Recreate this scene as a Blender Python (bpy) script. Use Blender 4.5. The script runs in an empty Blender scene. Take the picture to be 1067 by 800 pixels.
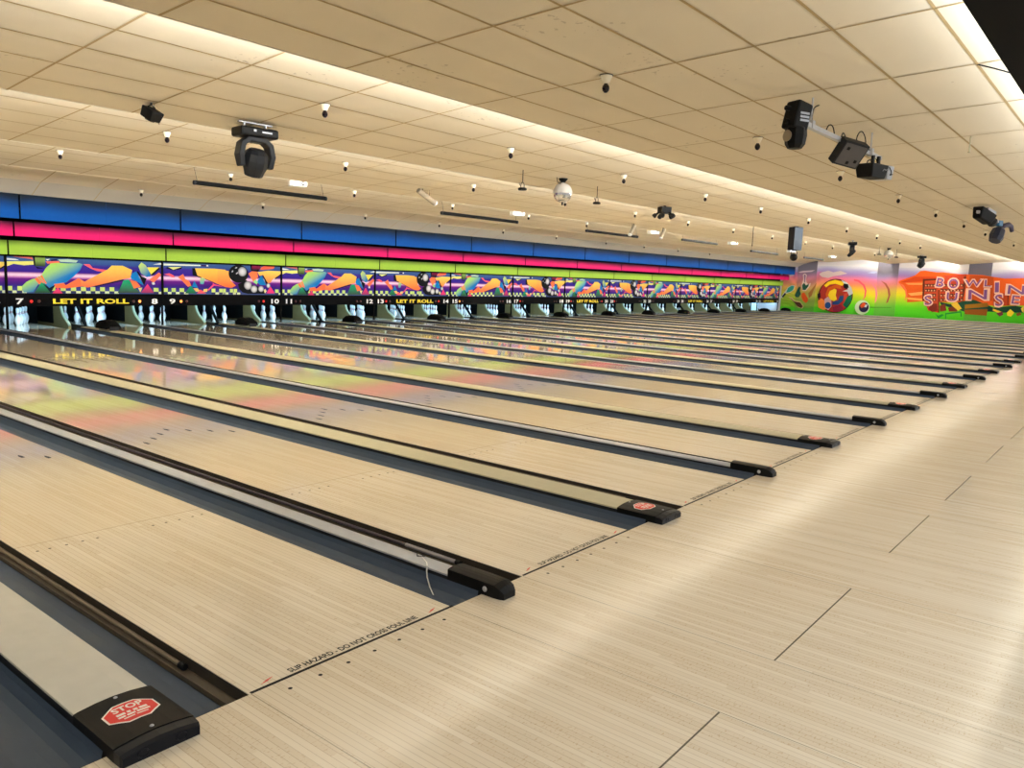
import bpy, bmesh, math, random
from mathutils import Vector, Matrix
random.seed(7)
SC = bpy.context.scene
COL = SC.collection
PI = math.pi
# World frame: X runs across the lanes (growing lane numbers), Y runs down the lanes from the foul line (Y = 0), Z up, metres.
PAIR = 3.3765            # two lanes with their gutters and dividers
LANE_W = 1.0541
EYE_Y = -2.3649          # photographer stands this far behind the foul line

# ---------------------------------------------------------------- helpers
def lin(c):
    out = []
    for v in c:
        v = v / 255.0
        out.append(v / 12.92 if v <= 0.04045 else ((v + 0.055) / 1.055) ** 2.4)
    return out

class MB:
    """collects faces, each with a material slot and (optionally) vertex colours"""
    def __init__(self):
        self.v = []; self.f = []; self.m = []; self.c = []; self.hascol = False; self.smooth = []
    def add(self, vs, fs, mat=0, cols=None, smooth=False):
        o = len(self.v)
        self.v += [tuple(x) for x in vs]
        if cols is None:
            cols = [(1, 1, 1)] * len(vs)
        else:
            self.hascol = True
        self.c += [tuple(c) for c in cols]
        for f in fs:
            self.f.append([o + i for i in f]); self.m.append(mat); self.smooth.append(smooth)
    def box(self, x0, x1, y0, y1, z0, z1, mat=0):
        v = [(x0,y0,z0),(x1,y0,z0),(x1,y1,z0),(x0,y1,z0),(x0,y0,z1),(x1,y0,z1),(x1,y1,z1),(x0,y1,z1)]
        self.add(v, [(0,3,2,1),(4,5,6,7),(0,1,5,4),(1,2,6,5),(2,3,7,6),(3,0,4,7)], mat)
    def loft(self, rings, mat=0, caps=True, smooth=False):
        n = len(rings[0]); vs = [p for r in rings for p in r]; fs = []
        for i in range(len(rings) - 1):
            for j in range(n):
                a = i*n + j; b = i*n + (j+1) % n
                fs.append((a, b, b+n, a+n))
        self.add(vs, fs, mat, smooth=smooth)
        if caps:
            self.add(list(rings[0]), [tuple(range(n))[::-1]], mat)
            self.add(list(rings[-1]), [tuple(range(n))], mat)
    def tube(self, pts, r, n=10, mat=0, caps=True):
        pts = [Vector(p) for p in pts]; rings = []
        rs = r if isinstance(r, (list, tuple)) else [r]*len(pts)
        up = Vector((0,0,1))
        d0 = (pts[1]-pts[0]).normalized()
        if abs(d0.dot(up)) > .95: up = Vector((1,0,0))
        u = d0.cross(up).normalized(); w = u.cross(d0).normalized()
        for i, p in enumerate(pts):
            if i == 0: d = pts[1]-pts[0]
            elif i == len(pts)-1: d = pts[-1]-pts[-2]
            else: d = pts[i+1]-pts[i-1]
            d.normalize()
            u = (u - d*u.dot(d)).normalized(); w = d.cross(u).normalized()
            rings.append([p + rs[i]*(math.cos(2*PI*k/n)*u + math.sin(2*PI*k/n)*w) for k in range(n)])
        self.loft(rings, mat, caps, smooth=True)
    def lathe(self, prof, n=20, mats=None, origin=(0,0,0), axis=None, smooth=True):
        """profile of (radius, height) turned about local z (or about axis)"""
        M = Matrix.Identity(3) if axis is None else Vector((0,0,1)).rotation_difference(Vector(axis)).to_matrix()
        o = Vector(origin)
        rings = [[o + M @ Vector((r*math.cos(2*PI*k/n), r*math.sin(2*PI*k/n), h)) for k in range(n)] for r, h in prof]
        for i in range(len(rings)-1):
            m = mats[i] if mats else 0
            vs = rings[i] + rings[i+1]
            self.add(vs, [(j, (j+1) % n, n + (j+1) % n, n + j) for j in range(n)], m, smooth=smooth)
        self.add(rings[0], [tuple(range(n))[::-1]], mats[0] if mats else 0)
        self.add(rings[-1], [tuple(range(n))], mats[-1] if mats else 0)
    def mesh(self, name, mats):
        me = bpy.data.meshes.new(name)
        me.from_pydata(self.v, [], self.f)
        for m in (mats if isinstance(mats, (list, tuple)) else [mats]): me.materials.append(m)
        me.polygons.foreach_set('material_index', self.m)
        me.polygons.foreach_set('use_smooth', self.smooth)
        if self.hascol:
            a = me.color_attributes.new('Col', 'FLOAT_COLOR', 'POINT')
            a.data.foreach_set('color', [x for c in self.c for x in (c[0], c[1], c[2], 1.0)])
        me.validate(); me.update()
        return me
    def obj(self, name, mats, parent=None, loc=None):
        return link(name, self.mesh(name, mats), parent, loc)

def weld(me):
    bm = bmesh.new(); bm.from_mesh(me)
    bmesh.ops.remove_doubles(bm, verts=bm.verts, dist=1e-5)
    bmesh.ops.recalc_face_normals(bm, faces=bm.faces)
    bm.to_mesh(me); bm.free()

def link(name, me, parent=None, loc=None):
    o = bpy.data.objects.new(name, me); COL.objects.link(o)
    if parent is not None: o.parent = parent
    if loc is not None: o.location = loc
    return o
def tag(o, label, cat, group=None):
    o['label'] = label; o['category'] = cat
    if group: o['group'] = group
    return o
def thing(name, label, cat, loc=(0,0,0), rotz=0, group=None):
    o = bpy.data.objects.new(name, None); COL.objects.link(o)
    o.location = loc; o.rotation_euler = (0,0,rotz); o.empty_display_size = .1
    return tag(o, label, cat, group)
def structure(o):
    o['kind'] = 'structure'; return o
def dup(root, loc=None, label=None, group=None, rotz=None):
    r = root.copy(); COL.objects.link(r)
    if loc is not None: r.location = loc
    if rotz is not None: r.rotation_euler = (0,0,rotz)
    if label: r['label'] = label
    if group: r['group'] = group
    for ch in list(root.children):
        c = ch.copy(); COL.objects.link(c); c.parent = r
        for g in list(ch.children):
            d = g.copy(); COL.objects.link(d); d.parent = c
    return r
def bevel(o, w=.006, seg=2):
    weld(o.data)
    m = o.modifiers.new('edge', 'BEVEL'); m.width = w; m.segments = seg; m.limit_method = 'ANGLE'
    return o

_text = {}
def text_mesh(s, mat, height=1.0, width=None, bold=0.0, align='CENTER'):
    """flat lettering lying in local x/y, centred, cap height and overall width given"""
    key = (s, mat.name, round(height,4), width and round(width,4), bold)
    if key in _text: return _text[key]
    cu = bpy.data.curves.new('lettering', 'FONT'); cu.body = s; cu.offset = bold; cu.resolution_u = 3
    ob = bpy.data.objects.new('lettering', cu); COL.objects.link(ob)
    dg = bpy.context.evaluated_depsgraph_get(); dg.update()
    me = bpy.data.meshes.new_from_object(ob.evaluated_get(dg))
    bpy.data.objects.remove(ob)
    xs = [v.co.x for v in me.vertices]; ys = [v.co.y for v in me.vertices]
    cx = (min(xs)+max(xs))/2; cy = (min(ys)+max(ys))/2
    sy = height/(max(ys)-min(ys)); sx = (width/(max(xs)-min(xs))) if width else sy
    for v in me.vertices: v.co = ((v.co.x-cx)*sx, (v.co.y-cy)*sy, 0)
    me.materials.clear(); me.materials.append(mat)
    _text[key] = me
    return me

# ---------------------------------------------------------------- materials
def newmat(name):
    m = bpy.data.materials.new(name); m.use_nodes = True
    nt = m.node_tree; return m, nt, nt.nodes['Principled BSDF']
def node(nt, kind, **kw):
    n = nt.nodes.new(kind)
    for k, v in kw.items(): setattr(n, k, v)
    return n
def mth(nt, op, a, b=None, c=None):
    n = nt.nodes.new('ShaderNodeMath'); n.operation = op
    for i, x in enumerate((a, b, c)):
        if x is None: continue
        if isinstance(x, (int, float)): n.inputs[i].default_value = x
        else: nt.links.new(x, n.inputs[i])
    return n.outputs[0]
def mixc(nt, fac, a, b, mode='MIX'):
    n = nt.nodes.new('ShaderNodeMix'); n.data_type = 'RGBA'; n.blend_type = mode
    for sock, x in ((n.inputs[0], fac), (n.inputs[6], a), (n.inputs[7], b)):
        if isinstance(x, (int, float)): sock.default_value = x
        elif isinstance(x, (list, tuple)): sock.default_value = (*x[:3], 1)
        else: nt.links.new(x, sock)
    return n.outputs[2]
def plain(name, rgb, rough=.6, metal=0, spec=.5, wear=.12, scale=9.0):
    """a surface of one colour with fine procedural mottling"""
    m, nt, b = newmat(name)
    tc = node(nt, 'ShaderNodeTexCoord'); nz = node(nt, 'ShaderNodeTexNoise')
    nz.inputs['Scale'].default_value = scale; nz.inputs['Detail'].default_value = 3
    nt.links.new(tc.outputs['Object'], nz.inputs['Vector'])
    c = lin(rgb); d = [x*(1-wear) for x in c]; e = [min(1, x*(1+wear)) for x in c]
    nt.links.new(mixc(nt, nz.outputs['Fac'], d, e), b.inputs['Base Color'])
    b.inputs['Roughness'].default_value = rough; b.inputs['Metallic'].default_value = metal
    b.inputs['Specular IOR Level'].default_value = spec
    return m
def glow(name, rgb, strength):
    m, nt, b = newmat(name)
    b.inputs['Base Color'].default_value = (*lin(rgb), 1)
    b.inputs['Emission Color'].default_value = (*lin(rgb), 1); b.inputs['Emission Strength'].default_value = strength
    return m
def printed(name, rough=.45, spec=.3, val=1.0):
    """a print whose colours are stored per vertex"""
    m, nt, b = newmat(name)
    a = node(nt, 'ShaderNodeVertexColor'); a.layer_name = 'Col'
    nz = node(nt, 'ShaderNodeTexNoise'); nz.inputs['Scale'].default_value = 14; nz.inputs['Detail'].default_value = 4
    tc = node(nt, 'ShaderNodeTexCoord'); nt.links.new(tc.outputs['Object'], nz.inputs['Vector'])
    g = mth(nt, 'MULTIPLY_ADD', nz.outputs['Fac'], .16*val, .92*val)
    cb = node(nt, 'ShaderNodeCombineColor')
    for i in range(3): nt.links.new(g, cb.inputs[i])
    nt.links.new(mixc(nt, 1.0, a.outputs['Color'], cb.outputs[0], 'MULTIPLY'), b.inputs['Base Color'])
    b.inputs['Roughness'].default_value = rough; b.inputs['Specular IOR Level'].default_value = spec
    return m

def wood(name, rough, seams=False, spec=.5, splice=False, coat=0.0, tone=(228,217,197), tone2=(211,195,169)):
    m, nt, b = newmat(name)
    geo = node(nt, 'ShaderNodeNewGeometry'); sx = node(nt, 'ShaderNodeSeparateXYZ')
    nt.links.new(geo.outputs['Position'], sx.inputs[0])
    X, Y = sx.outputs[0], sx.outputs[1]
    bx = mth(nt, 'DIVIDE', X, .0264); bi = mth(nt, 'FLOOR', bx); bf = mth(nt, 'FRACT', bx)
    wn1 = node(nt, 'ShaderNodeTexWhiteNoise', noise_dimensions='1D'); nt.links.new(bi, wn1.inputs['W'])
    seg = mth(nt, 'FLOOR', mth(nt, 'MULTIPLY_ADD', wn1.outputs['Value'], 9.0, mth(nt, 'DIVIDE', Y, .95)))
    cv = node(nt, 'ShaderNodeCombineXYZ'); nt.links.new(bi, cv.inputs[0]); nt.links.new(seg, cv.inputs[1])
    wn2 = node(nt, 'ShaderNodeTexWhiteNoise', noise_dimensions='2D'); nt.links.new(cv.outputs[0], wn2.inputs['Vector'])
    # long grain
    gv = node(nt, 'ShaderNodeCombineXYZ')
    nt.links.new(mth(nt, 'MULTIPLY', X, 95), gv.inputs[0]); nt.links.new(mth(nt, 'MULTIPLY', Y, 5.0), gv.inputs[1])
    g1 = node(nt, 'ShaderNodeTexNoise'); g1.inputs['Scale'].default_value = 1.0; g1.inputs['Detail'].default_value = 3
    nt.links.new(gv.outputs[0], g1.inputs['Vector'])
    # short ticks across the boards
    tv = node(nt, 'ShaderNodeCombineXYZ')
    nt.links.new(mth(nt, 'MULTIPLY', X, 60), tv.inputs[0]); nt.links.new(mth(nt, 'MULTIPLY', Y, 130), tv.inputs[1])
    g2 = node(nt, 'ShaderNodeTexNoise'); g2.inputs['Scale'].default_value = 1.0; g2.inputs['Detail'].default_value = 1
    nt.links.new(tv.outputs[0], g2.inputs['Vector'])
    tick = mth(nt, 'MULTIPLY', mth(nt, 'GREATER_THAN', g2.outputs['Fac'], .64), mth(nt, 'GREATER_THAN', wn2.outputs['Value'], .55))
    f = mth(nt, 'ADD', mth(nt, 'MULTIPLY', wn2.outputs['Value'], .68), mth(nt, 'MULTIPLY', g1.outputs['Fac'], .5))
    col = mixc(nt, f, lin(tone), lin(tone2))
    col = mixc(nt, mth(nt, 'MULTIPLY', tick, .42), col, lin((176,140,98)))
    seam = mth(nt, 'LESS_THAN', bf, .095)
    col = mixc(nt, mth(nt, 'MULTIPLY', seam, .42), col, lin((140,110,76)))
    if splice:      # maple heads end about two metres past the foul line
        ln = mth(nt, 'LESS_THAN', mth(nt, 'ABSOLUTE', mth(nt, 'SUBTRACT', Y, 2.165)), .004)
        col = mixc(nt, mth(nt, 'MULTIPLY', ln, .55), col, lin((120,90,60)))
        beyond = mth(nt, 'GREATER_THAN', Y, 2.165)
        col = mixc(nt, mth(nt, 'MULTIPLY', beyond, .35), col, lin((220,205,178)))
    if seams:
        u = mth(nt, 'MULTIPLY', mth(nt, 'FRACT', mth(nt, 'DIVIDE', mth(nt, 'ADD', X, PAIR*4-1.517), PAIR)), PAIR)
        tot = None
        for d in (.006, 1.054, 1.581, 2.635):
            l = mth(nt, 'LESS_THAN', mth(nt, 'ABSOLUTE', mth(nt, 'SUBTRACT', u, d)), .0022)
            tot = l if tot is None else mth(nt, 'MAXIMUM', tot, l)
        lane = mth(nt, 'ADD', mth(nt, 'LESS_THAN', u, 1.054),
                   mth(nt, 'MULTIPLY', mth(nt, 'GREATER_THAN', u, 1.581), mth(nt, 'LESS_THAN', u, 2.635)))
        cr = mth(nt, 'MULTIPLY', mth(nt, 'LESS_THAN', mth(nt, 'ABSOLUTE', mth(nt, 'ADD', Y, 1.312)), .0035), lane)
        nz = node(nt, 'ShaderNodeTexNoise'); nz.inputs['Scale'].default_value = 1.3
        nt.links.new(geo.outputs['Position'], nz.inputs['Vector'])
        tot = mth(nt, 'MAXIMUM', mth(nt, 'MULTIPLY', tot, mth(nt, 'MULTIPLY', nz.outputs['Fac'], 1.1)), cr)
        col = mixc(nt, mth(nt, 'MINIMUM', tot, .95), col, lin((40,30,20)))
    # broad worn patches
    n3 = node(nt, 'ShaderNodeTexNoise'); n3.inputs['Scale'].default_value = .9; n3.inputs['Detail'].default_value = 4
    nt.links.new(geo.outputs['Position'], n3.inputs['Vector'])
    col = mixc(nt, mth(nt, 'MULTIPLY', n3.outputs['Fac'], .22), col, lin((230,218,194)))
    nt.links.new(col, b.inputs['Base Color'])
    ro = mth(nt, 'MULTIPLY_ADD', n3.outputs['Fac'], rough*.8, rough*.6)
    if coat:        # lane finish is scuffed by feet and landing balls near the foul line, slick further down
        mr = node(nt, 'ShaderNodeMapRange'); mr.inputs['From Min'].default_value = .5; mr.inputs['From Max'].default_value = 3.6
        nt.links.new(Y, mr.inputs['Value'])
        ro = mth(nt, 'ADD', ro, mth(nt, 'MULTIPLY', mth(nt, 'SUBTRACT', 1.0, mr.outputs[0]), .12))
        nt.links.new(mth(nt, 'MULTIPLY', mr.outputs[0], coat), b.inputs['Coat Weight'])
    nt.links.new(ro, b.inputs['Roughness'])
    b.inputs['Specular IOR Level'].default_value = spec
    b.inputs['Coat Roughness'].default_value = .065
    return m

M_APPROACH = wood('approach_maple', .14, seams=True)
M_LANE = wood('lane_maple', .055, splice=True, spec=.5, coat=.40, tone=(234,224,206), tone2=(217,203,179))
M_LANESIDE = plain('lane_edge_board', (52,42,30), .7)
M_TILE = plain('ceiling_tile', (221,210,188), .9, spec=.2, wear=.035, scale=1.1)
def tile_stains():
    nt = M_TILE.node_tree; b = nt.nodes['Principled BSDF']; src = b.inputs['Base Color'].links[0].from_socket
    geo = node(nt, 'ShaderNodeNewGeometry')
    n1 = node(nt, 'ShaderNodeTexNoise'); n1.inputs['Scale'].default_value = .75
    n2 = node(nt, 'ShaderNodeTexNoise'); n2.inputs['Scale'].default_value = 17; n2.inputs['Detail'].default_value = 3
    for n in (n1, n2): nt.links.new(geo.outputs['Position'], n.inputs['Vector'])
    f = mth(nt, 'MULTIPLY', mth(nt, 'GREATER_THAN', n1.outputs['Fac'], .60), mth(nt, 'GREATER_THAN', n2.outputs['Fac'], .655))
    nt.links.new(mixc(nt, mth(nt, 'MULTIPLY', f, .30), src, lin((120,100,74))), b.inputs['Base Color'])
tile_stains()
M_BAR = plain('ceiling_grid', (176,152,108), .6, spec=.3)
M_RISER = plain('ceiling_riser', (216,208,190), .8, spec=.2)
M_COVE = plain('grey_cove_board', (186,180,168), .8, spec=.2, wear=.04, scale=2)
M_BLACK = plain('black_paint', (9,9,9), .8, spec=.1)
M_SATIN = plain('satin_black', (9,9,10), .5, spec=.22)
M_GLOSS = plain('gloss_black', (10,13,22), .35, spec=.25)
M_CHAR = plain('charcoal_metal', (26,28,33), .5, spec=.3)
M_CREAM = plain('cream_vinyl', (204,201,191), .5, wear=.07, scale=14)
M_CREAM2 = plain('yellowed_vinyl', (186,180,152), .5, wear=.08, scale=14)
M_ALU = plain('pale_aluminium', (176,180,188), .4, metal=.2)
M_STEEL = plain('grey_steel', (150,152,158), .35, metal=.8)
M_SLATE = plain('slate_gutter', (60,74,93), .45, spec=.35, wear=.12, scale=5)
M_PIPE = plain('bumper_pipe', (70,60,70), .35)
M_PIPEB = plain('worn_bumper_pipe', (118,104,84), .45)
M_PIPE2 = plain('bumper_sleeve', (158,150,152), .35)
M_BROWN = plain('brown_ledge', (90,78,62), .6, wear=.25, scale=12)
M_WHITE = plain('white_plastic', (235,235,232), .35, wear=.03)
M_PORC = plain('porcelain', (236,226,200), .35, wear=.03)
M_BULB = plain('dark_bulb', (26,18,26), .08)
M_RED = plain('sticker_red', (226,40,32), .4, wear=.05)
M_STICK = plain('sticker_white', (240,232,226), .45, wear=.03)
M_INK = plain('black_ink', (9,8,8), .6, spec=.2)
M_REDINK = plain('red_ink', (205,70,60), .5)
M_PIN = plain('pin_white', (236,238,240), .25, wear=.02)
M_STRIPE = plain('pin_stripe', (190,40,70), .3)
M_FASCIA = plain('black_fascia', (4,4,6), .6, spec=.06, wear=.1)
M_YELLOW = plain('yellow_letters', (248,222,30), .4, wear=.03)
M_NUM = plain('white_numbers', (246,246,246), .4, wear=.02)
M_KICK = plain('kickback_cream', (112,98,58), .55, wear=.2, scale=6)
M_KEDGE = plain('kickback_edge', (150,156,128), .5)
M_WALL = plain('painted_wall', (222,219,222), .8, spec=.2, wear=.02)
M_PILLAR = plain('grey_pilaster', (112,108,122), .8, spec=.2, wear=.03)
M_MURAL = printed('mural_paint', .8, .15)
M_ART = printed('masking_print', .6, .1, .82)
M_BAND = printed('band_colour', .6, .1)
M_LENS = plain('lens_glass', (30,34,44), .05, spec=.8)
M_MIRROR = plain('mirror_facets', (210,212,214), .12, metal=.9, scale=40, wear=.3)
M_DOME = plain('pale_dome', (206,202,196), .4)
M_BLUE = plain('blue_clamp', (40,110,160), .4)
M_GREYTUBE = plain('grey_housing', (150,138,118), .5)
M_GUARD = plain('pale_blue_guard', (190,220,235), .4)
M_LAMPR = glow('lamp_red', (215,30,25), .55)
M_LAMPO = glow('lamp_orange', (255,150,70), 1.6)
M_LAMP0 = plain('lamp_off', (70,14,14), .3)
ART_A= [('p',[(0.035,1.514),(0.206,1.499),(0.272,1.472),(0.033,1.473)],(235,240,240)),('p',[(0.133,1.559),(0.52,1.559),(0.537,1.489),(0.495,1.508),(0.282,1.532)],(250,120,110)),('p',[(0.032,1.443),(0.54,1.468),(0.555,1.393),(0.352,1.372),(0.156,1.395),(0.065,1.356),(0.028,1.341)],(240,235,130)),('p',[(0.54,1.563),(0.574,1.565),(0.582,1.352),(0.753,1.315),(0.611,1.31),(0.544,1.392)],(12,12,18)),('p',[(0.574,1.565),(0.778,1.57),(0.77,1.358),(0.574,1.36)],('g',(150,190,90),(40,55,40))),('p',[(0.784,1.516),(0.88,1.527),(0.823,1.487)],(240,240,240)),('p',[(0.887,1.507),(1.016,1.529),(1.015,1.495),(0.886,1.481)],(20,25,70)),('p',[(0.782,1.472),(1.047,1.487),(1.078,1.437),(0.82,1.419)],(245,110,90)),('p',[(1.032,1.521),(1.245,1.538),(1.452,1.512),(1.408,1.466),(1.079,1.471)],(190,225,200)),('p',[(0.303,0.934),(0.383,1.019),(0.493,1.08),(0.556,1.098),(0.684,1.169),(0.785,1.333),(0.884,1.43),(1.046,1.448),(1.241,1.441),(1.475,1.457),(1.55,1.436),(1.487,1.303),(1.348,1.159),(1.194,1.034),(0.995,0.953),(0.848,0.89),(0.763,0.975),(0.614,0.972),(0.514,0.81),(0.328,0.797),(0.298,0.867)],('d',(175,230,110),(10,120,205))),('p',[(0.548,1.09),(0.604,1.121),(0.701,0.999),(0.629,0.978)],(255,125,75)),('p',[(0.617,1.135),(0.639,1.146),(0.734,1.005),(0.709,0.998)],(255,125,75)),('p',[(0.66,1.155),(0.7,1.169),(0.788,0.992),(0.756,0.992)],(255,125,75)),('p',[(0.678,1.016),(0.74,0.991),(0.876,0.791),(0.528,0.788)],('g',(15,170,120),(50,75,60))),('p',[(0.694,1.008),(0.832,0.899),(0.964,0.978),(0.86,0.791)],(12,30,50)),('p',[(0.932,0.986),(1.128,1.015),(1.175,0.964),(1.447,1.126),(1.588,1.041),(1.585,0.953),(1.189,0.895),(0.961,0.901)],(255,120,75)),('p',[(1.556,1.437),(1.693,1.442),(1.759,1.361),(2.073,1.324),(2.018,1.274),(1.843,1.296),(1.707,1.35)],(250,100,120)),('p',[(1.494,1.092),(1.56,1.041),(1.717,1.132),(2.091,1.339),(2.183,1.428),(2.436,1.433),(2.654,1.338),(2.603,1.152),(2.445,1.127),(1.641,0.918),(1.489,0.951)],('g',(252,215,95),(255,115,80))),('p',[(1.781,0.956),(2.427,1.115),(2.481,1.094),(2.225,1.035),(1.797,0.934)],(20,15,60)),('p',[(2.556,1.114),(2.819,0.807),(2.299,0.802),(2.445,1.094)],('g',(15,170,120),(60,75,70))),('p',[(2.604,1.189),(2.652,1.264),(2.747,1.313),(2.918,0.982),(2.778,1.063),(2.63,1.131)],(15,125,205)),('p',[(2.592,1.106),(2.741,1.077),(2.842,0.952),(2.68,0.909)],(255,125,75)),('p',[(2.757,1.313),(2.794,1.314),(2.876,1.196),(2.99,1.151),(2.928,0.991)],(12,12,18)),('p',[(2.797,1.435),(2.875,1.526),(2.969,1.468),(3.061,1.312),(3.087,1.201),(2.99,1.183),(2.859,1.27)],('d',(205,230,110),(0,120,200))),('p',[(3.006,1.414),(3.316,1.424),(3.098,1.248)],(240,225,80)),('p',[(3.098,1.248),(3.296,1.423),(3.325,1.396),(3.126,1.217)],(12,12,18)),('p',[(3.047,1.125),(3.294,1.3),(3.381,1.249),(3.161,1.051)],(255,120,90)),('p',[(3.006,1.02),(3.165,0.809),(2.838,0.807)],('g',(252,55,130),(150,60,110))),('p',[(3.152,1.484),(3.309,1.524),(3.387,1.526),(3.386,1.489)],(235,240,235)),('p',[(1.002,0.91),(1.103,0.781),(0.884,0.779)],('g',(252,70,130),(220,60,120))),('p',[(2.775,0.924),(2.879,0.934),(2.829,0.822)],(235,225,140)),('p',[(3.103,1.05),(3.171,1.07),(3.189,1.014),(3.131,1.004)],(220,220,230))]

ART_B= [('p',[(0.046,1.52),(0.994,1.52),(1.041,1.49),(0.045,1.473)],(235,245,235)),('p',[(1.164,1.521),(1.211,1.522),(1.22,1.488),(1.163,1.486)],(240,240,240)),('p',[(1.013,1.521),(1.164,1.521),(1.163,1.486),(1.012,1.486)],(60,30,90)),('p',[(0.079,1.416),(0.176,1.441),(0.515,1.452),(0.496,1.404),(0.289,1.361)],(12,12,18)),('p',[(0.158,1.44),(0.505,1.452),(0.406,1.418),(0.289,1.377)],(235,240,150)),('p',[(0.049,1.265),(0.19,1.29),(0.287,1.246),(0.33,1.193),(0.241,1.191),(0.171,1.234)],(250,95,120)),('p',[(0.401,1.194),(0.538,1.283),(0.573,1.21),(0.591,1.159),(0.69,1.118),(0.747,0.999),(0.66,0.967),(0.49,1.132)],(255,125,80)),('p',[(0.779,1.433),(0.862,1.433),(0.924,1.248),(1.369,1.114),(1.641,0.986),(1.523,1.028),(1.177,1.146),(0.785,1.258)],(12,12,18)),('p',[(0.853,1.432),(1.373,1.44),(1.697,1.42),(1.692,0.974),(1.504,1.037),(1.311,1.113),(0.915,1.253)],('g',(250,205,85),(255,115,65))),('p',[(1.469,1.429),(1.783,1.39),(1.84,1.141),(1.99,1.018),(1.858,0.958),(1.679,0.977),(1.464,1.081)],('g',(250,190,90),(255,110,60))),('p',[(0.979,1.159),(1.036,1.216),(1.124,1.171),(1.071,1.039),(0.99,1.043)],('d',(200,225,130),(70,170,200))),('p',[(0.829,1.125),(0.925,0.946),(0.758,0.965)],(15,125,205)),('p',[(0.734,0.999),(0.879,0.806),(0.575,0.804)],('g',(15,165,115),(40,110,70))),('p',[(0.798,0.931),(0.91,0.941),(0.983,0.863),(0.871,0.845)],(245,205,120)),('p',[(1.079,0.916),(1.183,0.926),(1.173,0.847),(1.059,0.846)],(245,210,130)),('p',[(0.984,0.907),(1.153,0.805),(0.889,0.803)],(245,95,115)),('p',[(1.173,0.891),(1.329,1.034),(1.33,1.087),(1.368,1.044),(1.621,0.985),(1.367,1.008),(1.211,0.883)],(250,85,130)),('p',[(2.041,1.055),(2.289,1.168),(2.476,1.043),(2.645,1.009),(2.816,0.937),(2.858,0.81),(2.348,0.806),(2.183,0.838),(2.081,0.928)],(12,12,18)),('c',2.065,1.326,0.288,0.232,(14,16,20),(14,16,20)),('c',2.177,1.384,0.128,0.123,(235,235,240),(120,120,130)),('c',2.34,1.028,0.117,0.114,(235,235,240),(110,110,125)),('c',2.523,0.933,0.102,0.096,(235,235,240),(110,110,125)),('c',2.736,0.941,0.086,0.082,(235,235,240),(110,110,125)),('p',[(1.955,1.467),(2.005,1.501),(2.03,1.484),(1.995,1.465)],(200,200,210)),('p',[(1.859,1.375),(1.894,1.415),(1.913,1.391),(1.883,1.354)],(200,200,210)),('p',[(1.979,1.328),(2.034,1.371),(2.048,1.348),(2.003,1.31)],(200,200,210)),('p',[(2.407,1.573),(2.459,1.575),(2.458,1.438),(2.69,1.45),(2.647,1.397),(2.437,1.409)],(12,12,18)),('p',[(2.459,1.56),(2.733,1.562),(2.701,1.45),(2.458,1.443)],('g',(150,25,80),(60,10,40))),('p',[(2.701,1.45),(2.755,1.52),(2.841,1.555),(3.167,1.562),(3.123,1.489),(2.818,1.454)],(255,110,80)),('p',[(2.353,1.338),(2.457,1.401),(2.615,1.396),(2.646,1.259),(2.508,1.117)],('g',(255,120,70),(255,135,90))),('p',[(2.626,1.387),(2.948,1.434),(3.4,1.428),(3.4,1.362),(3.166,1.214),(3.1,1.204),(3.023,1.108),(2.903,1.097),(2.796,1.309),(2.689,1.287)],('g',(250,220,100),(255,130,75))),('p',[(2.603,1.128),(2.753,1.308),(2.892,1.04),(2.709,1.043)],(15,125,205)),('p',[(2.775,1.327),(2.807,1.3),(2.946,1.097),(2.925,1.05),(2.86,1.124)],(12,12,18)),('p',[(2.497,1.117),(2.561,1.192),(2.635,1.12),(2.603,1.055)],(150,220,150)),('c',2.957,1.032,0.057,0.06,(235,235,240),(140,140,150)),('p',[(3.022,1.014),(3.165,0.824),(2.891,0.821)],('g',(252,60,135),(230,60,130))),('p',[(2.816,0.899),(2.859,0.947),(2.902,0.882),(2.848,0.821)],(240,225,160)),('p',[(3.166,1.243),(3.4,1.352),(3.4,1.324),(3.144,1.186)],(12,12,18)),('p',[(3.111,1.223),(3.166,1.233),(3.155,1.186)],(235,235,240))]

CHK_A= [(0.016, 0.112), (0.21, 0.301), (0.848, 0.96), (1.066, 1.173), (1.28, 1.389), (1.493, 1.601), (1.701, 1.805), (1.91, 2.016), (2.122, 2.23), (3.162, 3.285)]

CHK_B= [(0.041, 0.138), (0.235, 0.342), (0.44, 0.558), (1.298, 1.405), (1.512, 1.61), (1.619, 1.698), (1.818, 1.908), (1.928, 2.024), (3.187, 3.298)]

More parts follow.
